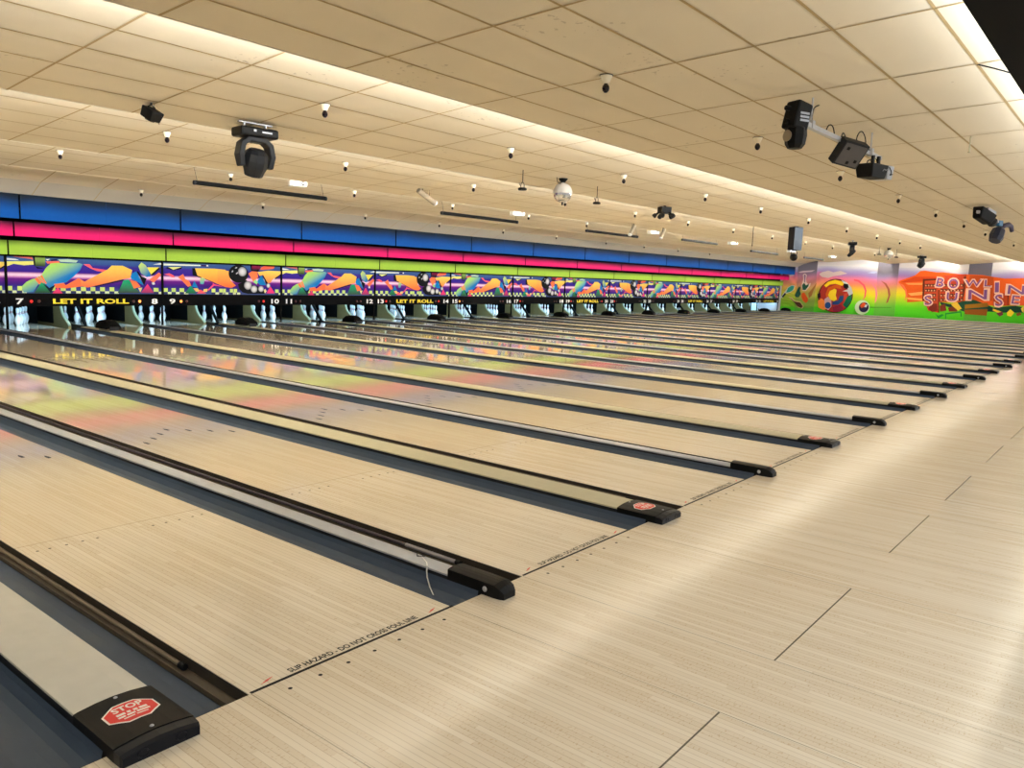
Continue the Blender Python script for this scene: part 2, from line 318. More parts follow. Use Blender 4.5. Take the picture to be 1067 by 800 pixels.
MURAL= [('sky',[(14.12,2.38),(13.98,2.51),(13.59,2.62),(13.28,2.53),(12.85,2.62),(12.45,2.47),(12.83,2.37),(13.26,2.29),(13.55,2.17),(13.95,2.23)],(215,195,190)),('sky',[(15.41,2.48),(15.16,2.56),(14.39,2.63),(14.59,2.52),(15.3,2.44)],(200,180,190)),('sky',[(16.0,2.28),(15.85,2.38),(15.68,2.31),(15.7,2.23),(15.96,2.2)],(190,180,200)),('sky',[(11.28,2.53),(10.99,2.64),(10.73,2.6),(10.93,2.51)],(190,200,235)),('pins',[(16.38,0.88),(16.2,1.17),(16.01,1.5),(15.76,1.65),(15.55,1.62),(15.6,1.36),(15.82,1.19),(16.08,1.1),(16.3,0.8)],(225,225,215)),('pins',[(16.33,0.92),(16.14,1.18),(16.08,1.07),(16.27,0.83)],(25,40,40)),('pins',[(16.09,1.15),(15.98,1.47),(15.76,1.62),(15.59,1.59),(15.65,1.36),(15.85,1.21)],(60,165,145)),('pins',[(15.91,0.92),(15.69,0.88),(15.47,0.68),(15.15,0.65),(14.89,0.37),(14.98,0.21),(15.27,0.28),(15.45,0.53),(15.73,0.75)],(215,185,130)),('pins',[(15.82,0.87),(15.49,0.63),(15.14,0.59),(14.94,0.35),(15.03,0.24),(15.28,0.33),(15.48,0.55)],(75,45,30)),('pins',[(15.52,1.04),(15.37,1.42),(15.28,1.6),(15.2,1.53),(15.21,1.32),(15.14,1.11),(15.27,0.9),(15.46,0.92)],(25,75,60)),('pins',[(15.06,2.05),(15.11,2.33),(14.99,2.41),(14.87,2.31),(14.9,2.05),(14.84,1.85),(14.73,1.75),(14.58,1.83),(14.61,1.65),(14.84,1.33),(15.05,1.33),(15.15,1.63)],(220,200,190)),('pins',[(15.01,2.05),(15.06,2.3),(14.98,2.36),(14.92,2.28),(14.93,2.05),(14.93,1.85),(14.99,1.84)],(140,110,140)),('pins',[(15.11,1.68),(14.99,1.82),(14.87,1.67),(14.68,1.78),(14.71,1.62),(14.87,1.38),(15.05,1.38)],(35,85,65)),('pins',[(15.09,1.17),(14.94,1.23),(14.68,0.88),(14.66,0.7),(14.78,0.57),(14.97,0.71),(15.1,0.96)],(215,85,35)),('pins',[(14.68,1.18),(14.49,1.45),(14.31,1.71),(14.23,1.87),(14.26,1.66),(14.38,1.35),(14.46,1.04),(14.62,0.88)],(160,110,60)),('ball','c',[(13.03,1.1),(12.0,1.15),(12.94,0.07)],(40,25,25)),('ball','c',[(13.03,1.1),(12.05,1.14),(12.94,0.11)],(165,50,45)),('ball',[(13.76,1.71),(13.53,1.94),(13.12,2.07),(12.74,1.99),(12.56,1.86),(12.67,1.72),(13.1,1.83),(13.41,1.77),(13.62,1.6)],(250,215,40)),('ball',[(12.75,2.07),(12.4,1.93),(12.13,1.64),(12.01,1.3),(12.18,1.09),(12.35,1.38),(12.62,1.4),(12.31,1.53),(12.53,1.78)],(215,220,225)),('ball',[(12.59,1.87),(12.34,1.83),(12.28,1.64),(12.41,1.53),(12.59,1.62)],(20,25,30)),('ball',[(13.61,1.18),(13.5,1.59),(13.09,1.77),(12.77,1.73),(12.7,1.52),(13.0,1.56),(13.29,1.47),(13.41,1.19),(13.39,0.88),(13.54,0.93)],(205,95,30)),('ball',[(13.46,1.13),(13.38,1.39),(13.1,1.53),(12.97,1.46),(13.01,1.15),(12.91,0.88),(13.08,0.77),(13.33,0.86)],(250,220,50)),('ball',[(12.99,1.46),(12.69,1.37),(12.52,1.17),(12.66,1.02),(12.96,1.11)],(150,55,35)),('ball',[(13.17,0.72),(12.84,0.83),(12.76,1.11),(12.52,1.13),(12.54,0.82),(12.81,0.56),(13.16,0.54)],(30,65,120)),('ball',[(12.53,1.22),(12.34,1.33),(12.34,0.98),(12.49,0.82)],(190,70,50)),('ball',[(12.32,1.08),(12.07,1.24),(12.06,0.85),(12.31,0.38),(12.54,0.57)],(20,110,80)),('ball',[(13.14,0.39),(12.67,0.59),(12.45,0.37),(12.72,0.13),(13.07,0.14)],(130,35,60)),('ball',[(14.05,0.75),(13.84,0.91),(13.63,0.77),(13.48,0.27),(13.68,0.2),(13.99,0.34)],(235,140,60)),('ball',[(13.66,0.87),(13.45,1.03),(13.23,0.79),(13.2,0.44),(13.37,0.2),(13.59,0.36)],(200,165,175)),('ball','c',[(13.42,0.5),(13.24,0.51),(13.4,0.3)],(35,75,140)),('ball',[(14.1,1.16),(13.95,1.27),(13.89,0.96),(14.07,0.9)],(35,25,30)),('arc',[(12.03,2.14),(11.74,2.1),(11.38,1.82),(11.25,1.48),(11.27,1.13),(11.45,0.82),(11.34,1.18),(11.34,1.47),(11.47,1.76),(11.78,2.0),(12.02,2.05)],(240,90,110)),('arc',[(11.21,2.07),(10.92,1.93),(10.71,1.69),(10.61,1.31),(10.64,0.91),(10.72,0.76),(10.71,1.2),(10.77,1.59),(10.96,1.86)],(240,130,150)),('arc',[(10.52,2.11),(10.19,1.96),(9.97,1.62),(9.9,1.29),(9.99,0.85),(10.1,0.79),(10.0,1.23),(10.09,1.62),(10.27,1.9)],(160,90,70)),('arc',[(9.49,2.0),(9.23,1.89),(9.05,1.61),(8.97,1.28),(9.08,0.94),(9.07,1.32),(9.14,1.61),(9.32,1.84)],(240,120,80)),('ball','c',[(11.4,0.48),(10.98,0.5),(11.36,0.05)],(205,235,200)),('ball','c',[(11.31,0.49),(11.03,0.51),(11.29,0.19)],(35,30,60)),('ball',[(11.53,0.57),(11.38,0.78),(11.23,0.74),(11.21,0.54),(11.44,0.43)],(190,70,35)),('ball',[(11.25,0.64),(11.11,0.67),(11.16,0.49),(11.28,0.51)],(220,220,230)),('ball',[(10.98,0.53),(9.78,0.57),(9.78,0.54),(10.97,0.48)],(70,140,40)),('mesa',[(9.54,2.05),(9.44,2.15),(9.01,2.33),(8.67,2.48),(8.43,2.72),(8.18,2.75),(7.57,2.67),(7.23,2.66),(7.55,2.71),(6.49,2.6),(5.91,2.59),(5.33,2.58),(4.75,2.49),(4.19,2.42),(3.34,2.47),(3.24,2.48),(3.08,1.01),(4.59,0.93),(6.33,1.01),(8.16,1.0),(8.96,0.9),(9.01,1.42)],(225,95,35)),('mesa',[(9.16,2.01),(8.24,2.05),(8.27,1.93),(9.01,1.92)],(235,160,90)),('mesa',[(8.97,1.42),(8.19,1.55),(8.21,1.36),(8.78,1.29)],(240,170,100)),('mesa',[(9.43,2.05),(8.66,2.39),(7.33,2.42),(7.32,2.29),(8.55,2.11),(9.16,2.04)],(205,70,30)),('mesa',[(8.99,1.18),(8.19,1.15),(8.14,1.03),(8.93,1.07)],(240,180,90)),('mesa',[(8.25,2.27),(7.54,2.32),(7.53,2.21),(8.14,2.16),(8.06,1.03),(8.16,1.03)],(95,40,30)),('mesa',[(8.14,2.15),(7.45,2.17),(7.28,0.4),(7.8,0.48),(8.03,0.98)],(190,70,45)),('mesa',[(7.31,2.49),(6.08,2.61),(6.07,2.53),(6.18,2.44),(6.1,1.07),(7.29,1.02),(7.31,1.8),(7.12,2.42)],(185,65,40)),('mesa',[(6.18,2.44),(6.07,2.53),(6.04,1.79),(6.12,1.07),(6.15,1.13)],(105,40,30)),('mesa',[(7.4,1.68),(7.34,1.69),(7.22,0.4),(7.28,0.4)],(80,35,25)),('mesa',[(5.9,2.56),(4.75,2.49),(4.67,1.2),(5.95,1.14)],(195,80,35)),('mesa',[(4.69,1.63),(4.01,1.63),(3.94,0.96),(4.61,0.88)],(180,65,35)),('mesa',[(4.01,1.63),(3.94,1.63),(3.9,0.97),(3.95,0.96)],(110,45,30)),('mesa',[(3.79,1.51),(3.23,1.48),(3.13,1.06),(3.67,0.98)],(235,95,55)),('bush',[(7.26,1.02),(6.72,0.9),(6.1,1.1),(5.57,1.21),(5.28,1.11),(4.58,0.82),(4.12,0.9),(3.58,0.98),(3.11,0.9),(3.09,0.64),(4.18,0.58),(4.75,0.6),(5.99,0.53),(7.17,0.85)],(25,70,55)),('bush',[(7.81,0.59),(7.63,0.89),(7.38,0.9),(7.31,0.51),(7.58,0.41)],(120,45,35)),('bush',[(7.24,0.79),(6.97,0.92),(6.86,0.53),(7.18,0.46)],(120,50,35)),('bush',[(6.8,0.7),(6.61,0.77),(6.3,0.68),(6.33,0.51),(6.73,0.49)],(125,60,40)),('bush',[(6.68,0.93),(6.39,1.06),(6.11,0.69),(6.29,0.57),(6.61,0.83)],(235,200,70)),('bush',[(5.98,0.91),(4.89,1.08),(4.84,0.86),(5.96,0.69)],(150,105,35)),('bush',[(5.98,0.64),(4.85,0.73),(4.87,0.37),(5.93,0.39)],(140,80,30)),('bush',[(4.6,0.77),(4.19,0.63),(4.27,0.54),(4.61,0.66)],(225,195,60)),('bush',[(4.43,0.53),(4.14,0.63),(4.08,0.47),(4.25,0.36)],(110,45,70)),('bush',[(3.93,0.59),(3.79,0.79),(3.58,0.61),(3.72,0.39),(3.89,0.43)],(245,225,60)),('bush',[(3.51,0.56),(3.31,0.65),(3.25,0.5),(3.43,0.43)],(150,90,50)),('bush',[(3.31,0.84),(3.18,1.0),(3.15,0.63),(3.23,0.68)],(235,215,90)),('bush',[(6.92,0.39),(6.12,0.55),(6.06,0.25),(6.12,0.24),(6.16,0.46),(6.86,0.32),(6.83,0.09),(6.88,0.08)],(25,140,60)),('bush',[(7.42,0.33),(7.26,0.23),(7.07,0.33),(6.96,0.28),(7.15,0.13),(7.24,0.06),(7.31,0.17)],(25,140,60))]

WINDOWS= [(8.04,1.91),(7.9,1.92),(7.75,1.92),(7.61,1.93),(7.25,1.94),(7.08,1.95),(6.91,1.95),(6.74,1.96),(6.57,1.96),(6.41,1.97),(6.24,1.98),(8.01,1.63),(7.87,1.64),(7.72,1.64),(7.58,1.65),(7.22,1.66),(7.05,1.67),(6.88,1.68),(6.71,1.68),(6.55,1.69),(6.38,1.7),(6.21,1.7),(7.98,1.35),(7.84,1.36),(7.7,1.36),(7.56,1.37),(7.2,1.38),(7.03,1.39),(6.86,1.4),(6.69,1.41),(6.52,1.41),(6.35,1.42),(6.18,1.43),(7.96,1.1),(7.82,1.1),(7.67,1.11),(7.53,1.12),(7.17,1.13),(7.0,1.14),(6.83,1.15),(6.66,1.16),(6.49,1.17),(6.33,1.17),(6.16,1.18)]

CAM = (51.28967, -7.68026, 2.15531)

# ================================================================ the setting
XW = 50.6                       # inner face of the mural wall
def flat(name, x0, x1, y0, y1, z0, z1, mat):
    mb = MB(); mb.box(x0, x1, y0, y1, z0, z1); return structure(mb.obj(name, mat))
flat('floor', -8, XW, -12, 0, -.3, 0, M_APPROACH)
flat('floor.001', -8, XW, 0, 19.6, -.3, -.16, M_BLACK)
flat('wall_left', -8.2, -8, -12, 19.6, -.3, 3.7, M_WALL)
flat('wall_right', XW, XW+.2, -12, 19.6, -.3, 3.7, M_WALL)
flat('wall_rear', -8, XW, -12.2, -12, -.3, 3.7, M_WALL)
flat('wall_back', -8, XW, 19.4, 19.6, -.3, 3.7, M_BLACK)
flat('trim_1', -8, XW-.02, 16.52, 16.56, .60, 3.3, M_BLACK)       # black backing board behind the masking
flat('beam', -8, XW, -11.9, -1.48, 2.9, 3.6, M_BLACK)             # black soffit over the bowlers

# the saw-tooth ceiling: every section slopes down toward the pins, grid bars are laid in
def ceil_z(Y):
    for y1, z1, m in ((2.885,3.115,-.05),(6.445,3.115,-.087),(10.035,3.10,-.08),(13.635,3.13,-.083),(15.035,3.025,-.239)):
        if Y <= y1: return z1 + m*(Y-y1)
def ceiling(name, y0, y1, z1, m, rows, xp, xs, riser=True):
    mb = MB(); z = lambda y: z1 + m*(y-y1)
    mb.add([(-8,y0,z(y0)),(XW,y0,z(y0)),(XW,y1,z1),(-8,y1,z1)], [(0,1,2,3)], 0)
    w = .011; h = .004
    for r in rows:
        mb.add([(-8,r-w,z(r-w)-h),(XW,r-w,z(r-w)-h),(XW,r+w,z(r+w)-h),(-8,r+w,z(r+w)-h)], [(0,1,2,3)], 1)
    x = xp
    while x < XW:
        mb.add([(x-w,y0,z(y0)-h),(x+w,y0,z(y0)-h),(x+w,y1,z1-h),(x-w,y1,z1-h)], [(0,1,2,3)], 1)
        x += xs
    if riser:       # the drop at the far edge, hiding the tubes from the bowlers
        mb.box(-8, XW, y1, y1+.02, z1-.004, z1+.06, 2)
        mb.box(-8, XW, y1, y1+.012, z1+.02, 3.5, 2)
    return structure(mb.obj(name, [M_TILE, M_BAR, M_RISER]))
e = EYE_Y
ceiling('ceiling', -1.7, 2.885, 3.115, -.05, [r+e for r in (4.757,4.23,3.70,3.13,2.5,1.942,1.313)], 4.27-1.53*8, 1.53)
ceiling('ceiling.001', 2.885, 6.445, 3.115, -.087, [r+e for r in (8.23,7.68,7.12,6.55,5.98,5.41)], 3.07-1.2*9, 1.2)
ceiling('ceiling.002', 6.445, 10.035, 3.10, -.08, [r+e for r in (11.83,11.26,10.69,10.12,9.55)], 3.11-1.2*9, 1.2)
ceiling('ceiling.003', 10.035, 13.635, 3.13, -.083, [r+e for r in (15.43,14.86,14.29,13.72,13.15)], 3.14-1.2*9, 1.2)
ceiling('ceiling.004', 13.635, 15.035, 3.025, -.239, [], 3.0-1.2*9, 1.2, riser=False)
mb = MB()       # grey cove board between ceiling and masking
mb.add([(-8,15.035,3.025),(XW,15.035,3.025),(XW,15.52,2.785),(-8,15.52,2.785)], [(0,1,2,3)], 0)
mb.add([(-8,15.52,2.785),(XW,15.52,2.785),(XW,16.5,2.785),(-8,16.5,2.785)], [(0,1,2,3)], 2)
x = 3.0-1.2*9
while x < XW:
    mb.add([(x-.008,15.035,3.021),(x+.008,15.035,3.021),(x+.008,15.52,2.781),(x-.008,15.52,2.781)], [(0,1,2,3)], 1)
    x += 1.2
structure(mb.obj('trim_2', [M_COVE, M_BAR, M_BLACK]))
for i, (ya, yb) in enumerate(((14.27,15.46),(9.58,10.73),(4.86,5.98))):
    mb = MB(); mb.box(XW-.010, XW+.01, ya, yb, 0, 3.45)
    structure(mb.obj('pilaster', M_PILLAR))

# ================================================================ lanes
def lane_left(k):
    m, odd = divmod(k, 2)
    return (3.0979 if odd else 1.5168) + (m-2)*PAIR
NEAR = {3:'the lane cut off in the lower left corner', 4:'the nearest full lane', 5:'the second nearest full lane', 6:'the third nearest full lane'}
def lane_name(k): return NEAR.get(k, 'lane %d' % k)

def lane_mesh():
    mb = MB(); mb.box(0, LANE_W, 0, 18.75, -.159, -.004, 1)
    mb.add([(0,0,0),(LANE_W,0,0),(LANE_W,18.75,0),(0,18.75,0),(0,0,-.004),(LANE_W,0,-.004),(LANE_W,18.75,-.004),(0,18.75,-.004)],
           [(0,1,2,3),(0,4,5,1),(1,5,6,2),(2,6,7,3),(3,7,4,0)], 0)
    return mb.mesh('bowling_lane', [M_LANE, M_LANESIDE])
def discs(pts, r, z, n=10):
    mb = MB()
    for x, y in pts:
        mb.add([(x+r*math.cos(2*PI*k/n), y+r*math.sin(2*PI*k/n), z) for k in range(n)], [tuple(range(n))], 0)
    return mb
def marks_mesh():
    c = LANE_W/2; mb = MB()
    for i in range(-3, 4):          # aiming arrows in a shallow V
        x = c + i*.134; y = 4.605 - abs(i)*.145
        mb.add([(x-.012,y-.05,.0006),(x+.012,y-.05,.0006),(x+.014,y+.01,.0006),(x,y+.07,.0006),(x-.014,y+.01,.0006)], [(0,1,2,3,4)], 0)
    return mb.mesh('arrow_marking', M_INK)
def foul_mesh():
    mb = MB(); mb.box(.008, LANE_W+.012, -.001, .0135, .0001, .0007); return mb.mesh('foul_line', M_INK)
def red_marks():
    mb = MB()
    for x in (.07, LANE_W-.12):
        for j in range(3):
            mb.add([(x+.012*j,.030+.006*j,.0006),(x+.035+.012*j,.036+.006*j,.0006),(x+.035+.012*j,.040+.006*j,.0006),(x+.012*j,.034+.006*j,.0006)], [(0,1,2,3)], 0)
    return mb.mesh('red_marking', M_REDINK)
LM, MM, FM, RM = lane_mesh(), marks_mesh(), foul_mesh(), red_marks()
TM = text_mesh('SLIP HAZARD - DO NOT CROSS FOUL LINE', M_INK, .033, .67, .025)
DOTM = discs([(LANE_W/2 + i*.1345, -.069) for i in range(-3, 4)], .0085, .0006).mesh('dot_marking', M_INK)
DOTF = [discs([(LANE_W/2+s*d, 2.042) for d in (.157,.236,.318,.402,.462)], .008, .0006).mesh('dot_marking', M_INK) for s in (-1,1)]
LANES = list(range(3, 33))
lane_objs = {}
for k in LANES:
    o = link('bowling_lane', LM, loc=(lane_left(k), 0, 0))
    lab = {3:'pale maple bowling lane cut off in the lower left corner', 4:'pale maple bowling lane nearest the camera, with readable slip hazard lettering',
           5:'second nearest full bowling lane, between the tie-strapped divider and the second stop sticker',
           6:'third nearest full bowling lane, just behind the second stop sticker cap'}.get(k, 'glossy maple bowling lane running to the pins under number %d' % k)
    tag(o, lab, 'bowling lane', 'maple bowling lanes')
    link('foul_line', FM, o)
    link('arrow_marking', MM, o); link('dot_marking', DOTM, o); link('dot_marking', DOTF[0], o); link('dot_marking', DOTF[1], o)
    if k > 3:
        t = link('warning_lettering', TM, o, (.53, .042, .0006)); link('red_marking', RM, o)
    lane_objs[k] = o

# ---- gutters
def gutter_mesh(w):
    mb = MB()
    prof = [(0,.012),(.006,-.012),(.022,-.045),(.05,-.066),(.085,-.076),(w-.085,-.080),(w-.039,-.076)]
    y0, y1 = .018, 16.46
    for (a, za), (b, zb) in zip(prof, prof[1:]):
        mb.add([(a,y0,za),(b,y0,zb),(b,y1,zb),(a,y1,za)], [(0,1,2,3)], 0, smooth=False)
    mb.add([(w-.039,y0,-.076),(w-.034,y0,-.080),(w-.034,y1,-.080),(w-.039,y1,-.076)], [(0,1,2,3)], 2)
    mb.add([(w-.034,y0,-.080),(w-.034,y0,-.058),(w-.034,y1,-.058),(w-.034,y1,-.080)], [(0,1,2,3)], 1)
    mb.add([(w-.034,y0,-.058),(w-.006,y0,-.052),(w-.006,y1,-.052),(w-.034,y1,-.058)], [(0,1,2,3)], 1)
    mb.add([(w-.006,y0,-.052),(w-.001,y0,-.052),(w-.001,y1,-.012),(w-.006,y1,-.012)], [(0,1,2,3)], 1)
    mb.box(0, w-.001, .001, y0, -.10, -.010, 2)      # black end plate at the foul line
    mb.box(0, w-.001, y0, y1, -.158, -.088, 2)
    return mb.mesh('gutter', [M_SLATE, M_BROWN, M_BLACK])
def mirror_x(me, w):
    m2 = me.copy()
    for v in m2.vertices: v.co.x = w - v.co.x
    m2.flip_normals(); return m2
def pipe(y0, w, sleeve):
    mb = MB(); x = w-.018
    mb.tube([(x,y0+.02,-.036),(x,15.6,-.036)], .0095, 10, 0)
    if sleeve: mb.tube([(x,y0+.02,-.036),(x,y0+.42,-.036)], .0115, 10, 1)
    return mb.mesh('bumper_pipe', [M_PIPE if sleeve else M_PIPEB, M_PIPE2])
def pipe_cap(y0, w):
    mb = MB(); x = w-.018
    mb.lathe([(0,0),(.012,0),(.0145,.006),(.0145,.034),(.012,.04)], 12, origin=(x,y0,-.036), axis=(0,1,0))
    return mb.mesh('pipe_cap', M_SATIN)
GN = .204; GW = .239         # gutter widths beside narrow and wide dividers
gm = {w: gutter_mesh(w) for w in (GN, GW)}
gmm = {w: mirror_x(gm[w], w) for w in (GN, GW)}
pipes = {(w, s): pipe(.42, w, s) for w in (GN, GW) for s in (0, 1)}
pcaps = {w: pipe_cap(.41, w) for w in (GN, GW)}
for k in LANES:
    L = lane_left(k)
    wl = GW if k % 2 == 0 else GN          # even lanes have the wide divider on their left
    wr = GN if k % 2 == 0 else GW
    if k > 3:
        g = link('gutter', gm[wl], loc=(L-wl, 0, 0))
        tag(g, 'slate gutter with bumper pipe, left side of %s' % lane_name(k), 'gutter', 'slate gutters')
        p = link('bumper_pipe', pipes[(wl, 1 if k % 2 else 0)], g); link('pipe_cap', pcaps[wl], p)
    g = link('gutter', gmm[wr], loc=(L+LANE_W, 0, 0))
    tag(g, 'slate gutter along the right side of %s' % lane_name(k), 'gutter', 'slate gutters')

# ---- dividers between the lanes (cover strip, end cap)
def crown(w, zb, zt, c):
    return [(-w,zb),(w,zb),(w,zt-c),(w*.88,zt-c*.72),(w*.45,zt-c*.2),(0,zt),(-w*.45,zt-c*.2),(-w*.88,zt-c*.72),(-w,zt-c)]
def loft_y(mb, secs, mat=0):
    mb.loft([[(x, y, z) for x, z in crown(w, zb, zt, c)][::-1] for y, w, zb, zt, c in secs], mat)
def cover_mesh(w, zt, c, y0, mat):
    mb = MB(); loft_y(mb, [(y0,w,-.157,zt,c),(16.3,w,-.157,zt,c)], 0)
    for s in (-1, 1): mb.box(s*w-.002, s*w+.0025, y0+.01, 16.3, -.10, zt-c-.009, 1)     # dark side rails
    return mb.mesh('cover_strip', [mat, M_CHAR])
def cap_mesh(w, zt, c, y0, narrow):
    mb = MB(); W = w+.006
    loft_y(mb, [(y0,W,-.157,zt+.004,c),(.004,W,-.157,zt+.004,c)], 0)
    if narrow:
        loft_y(mb, [(.004,W,.0005,zt+.004,c),(-.075,W*.98,.0005,zt+.002,c),(-.108,W*.9,.0005,zt-.012,c),(-.128,W*.72,.0005,zt-.034,c*.8)], 0)
    else:
        loft_y(mb, [(.004,W,.0005,zt+.004,c),(-.050,W,.0005,zt+.004,c)], 0)
    return mb.mesh('end_cap', M_SATIN)
def nose_mesh(w, zt, c):
    mb = MB(); W = w+.006
    loft_y(mb, [(-.0505,W*1.0,.0005,zt+.001,c),(-.086,W*.99,.0005,zt-.003,c),(-.098,W*.96,.0005,zt-.011,c)], 0)
    for s in (-1, 1):
        pts = [(s*w*.5+.017*math.cos(a*PI/10), -.0985, .0215+.013*math.sin(a*PI/10)) for a in range(21)]
        mb.tube(pts, .0022, 5, 0)
    return mb.mesh('cap_nose', M_GLOSS)
def bolts(pts, r=.007):
    mb = MB()
    for p, ax in pts: mb.lathe([(r,0),(r,.002),(r*.6,.0045),(0.0005,.005)], 10, origin=p, axis=ax)
    return mb.mesh('bolt_heads', M_ALU)
def octagon(rx, ry):
    a = .42
    return [(rx,ry*a),(rx*a,ry),(-rx*a,ry),(-rx,ry*a),(-rx,-ry*a),(-rx*a,-ry),(rx*a,-ry),(rx,-ry*a)]
def drape(pts, w, zt, c, lift):      # lay points on the crowned cap top
    out = []
    P = crown(w, 0, zt, c)[2:]
    for x, y in pts:
        for (xa, za), (xb, zb) in zip(P, P[1:]):
            if xb <= x <= xa:
                out.append((x, y, za + (zb-za)*(xa-x)/(xa-xb) + lift)); break
    return out
WW, NW, ZT, CR = .124, .052, .054, .014
def oct_grid(mb, rx, ry, cy, lift, mat):
    """octagon split into strips so that it follows the crown"""
    O = octagon(rx, ry); cuts = sorted({-rx,-.055,-.1+.045,-rx*.42,0,rx*.42,.0545,rx})
    def yr(x):
        ax = abs(x)
        return ry if ax <= rx*.42 else ry + (ry*.42-ry)*(ax-rx*.42)/(rx-rx*.42)
    for a, b in zip(cuts, cuts[1:]):
        q = drape([(a,cy-yr(a)),(b,cy-yr(b)),(b,cy+yr(b)),(a,cy+yr(a))], WW+.006, ZT+.004, CR, lift)
        mb.add(q, [(0,1,2,3)], mat)
def sticker_mesh():
    mb = MB(); cy = .105
    oct_grid(mb, .085, .064, cy, .0006, 0); oct_grid(mb, .079, .058, cy, .0010, 1)
    return mb.mesh('stop_sticker', [M_STICK, M_RED])
def sticker_text():
    mb = MB()
    for s, y, h, w in (('STOP',.030,.032,.100),):
        me = text_mesh(s, M_STICK, h, w, .03)
        vs = []
        for v in me.vertices:
            x = max(-.12, min(.12, v.co.x)); y2 = v.co.y + y + .105
            vs += drape([(x, y2)], WW+.006, ZT+.004, CR, .0016)
        mb.add(vs, [list(p.vertices) for p in me.polygons], 0)
    # the small lines under the word are too worn to read: rows of pale word-shaped marks
    for y, h, words in ((-.003,.013,((-.050,-.022),(-.016,.018),(.024,.050))), (-.020,.010,((-.052,-.028),(-.023,.004),(.009,.052))), (-.035,.006,((-.040,-.004),(.002,.040)))):
        for xa, xb in words:
            q = drape([(xa,y+.105-h/2),(xb,y+.105-h/2),(xb,y+.105+h/2),(xa,y+.105+h/2)], WW+.006, ZT+.004, CR, .0016)
            mb.add(q, [(0,1,2,3)], 0)
    return mb.mesh('sticker_lettering', M_STICK)
cw, cn = [cover_mesh(WW, ZT, CR, .225, m) for m in (M_CREAM, M_CREAM2)], cover_mesh(NW, .046, .012, .21, M_ALU)
kw, kn = cap_mesh(WW, ZT, CR, .235, False), cap_mesh(NW, .070, .010, .225, True)
nose = nose_mesh(WW, ZT, CR)
st, stt = sticker_mesh(), sticker_text()
bw = bolts([((0,.218,ZT+.003),(0,0,1)), ((0,-.030,ZT+.003),(0,0,1))])
bn = bolts([((-NW-.006,-.02,.032),(-1,0,0))], .014)
def hood_mesh():
    """black ball-return hood with sloping front at the pin end of a wide divider"""
    mb = MB()
    prof = [(-.30,.055),(-.26,.15),(-.14,.215),(.02,.235),(.16,.21),(.24,.15),(.26,.055)]
    rings = [[(s*.15*f, y, z if f > .9 else .081+(z-.055)*.9) for y, z in prof] for s, f in ((-1,1.0),(-1,.7),(1,.7),(1,1.0))]
    rings = [[(x, y, .081+(z-.055)*(.82 if abs(x) > .14 else 1)) for x, y, z in r] for r in rings]
    mb.loft(rings, 0); me = mb.mesh('ball_return_hood', M_BLACK); weld(me); return me
def hood_door():
    mb = MB(); mb.box(-.09,.09,-.315,-.285,.056,.13); return mb.mesh('hood_flap', M_CHAR)
HM, HD = hood_mesh(), hood_door()
def divider_x(k):                 # between lane k and k+1
    return (lane_left(k)+LANE_W+lane_left(k+1))/2 if k < 32 else lane_left(32)+LANE_W+.265
for k in range(3, 33):
    x = divider_x(k); wide = k % 2 == 1
    if wide:
        n = (k-1)//2
        lab = {3:'wide cream lane divider nearest the camera, its stop sticker clearly readable', 5:'second nearest wide lane divider, cream with red stop sticker cap'}.get(
            k, 'wide yellowish lane divider with stop sticker between lanes %d and %d' % (k, k+1))
        t = thing('lane_divider', lab, 'lane divider', (x,0,0), group='wide lane dividers')
        link('cover_strip', cw[0 if k == 3 else 1], t); c = link('end_cap', kw, t); link('cap_nose', nose, c); link('bolt_heads', bw, c)
        s = link('stop_sticker', st, t); link('sticker_lettering', stt, s)
        if k >= 7:
            h = link('ball_return_hood', HM, loc=(x, 15.25, 0))
            tag(h, 'black ball return hood on the divider between lanes %d and %d' % (k, k+1), 'ball return', 'ball return hoods')
            link('hood_flap', HD, h)
    else:
        lab = {4:'slim pale grey lane divider with a white tie strap, nearest of the slim ones', 6:'slim grey lane divider between the second and third stop stickers'}.get(
            k, 'slim grey lane divider between lanes %d and %d' % (k, k+1) if k < 32 else 'slim grey lane divider after lane 32, beside the mural wall')
        t = thing('lane_divider', lab, 'lane divider', (x,0,0), group='slim lane dividers')
        link('cover_strip', cn, t); c = link('end_cap', kn, t); link('side_bolt', bn, c)
# the loose white tie strap lying over the nearest slim divider
mb = MB(); dx = divider_x(4)
P = [(dx+.035,.55,.0455),(dx+.005,.47,.050),(dx-.03,.40,.0475),(dx-.055,.37,.042),(dx-.064,.365,.020),(dx-.074,.35,-.008),(dx-.095,.31,-.040),(dx-.12,.26,-.060)]
rings = [[(x-.001,y-.006,z-.0012),(x+.001,y+.006,z-.0012),(x+.001,y+.006,z+.0012),(x-.001,y-.006,z+.0012)] for x, y, z in P]
mb.loft(rings, 0)
tag(mb.obj('tie_strap', M_WHITE), 'loose white tie strap hanging over the nearest slim divider', 'strap')
mb = MB()
mb.tube([(dx+.040,.60,.045),(dx+.02,.52,.054),(dx-.01,.49,.053),(dx+.015,.46,.052),(dx+.03,.50,.049)], .003, 6)
tag(mb.obj('loose_string', M_CHAR), 'short dark string curled on the nearest slim divider', 'string')

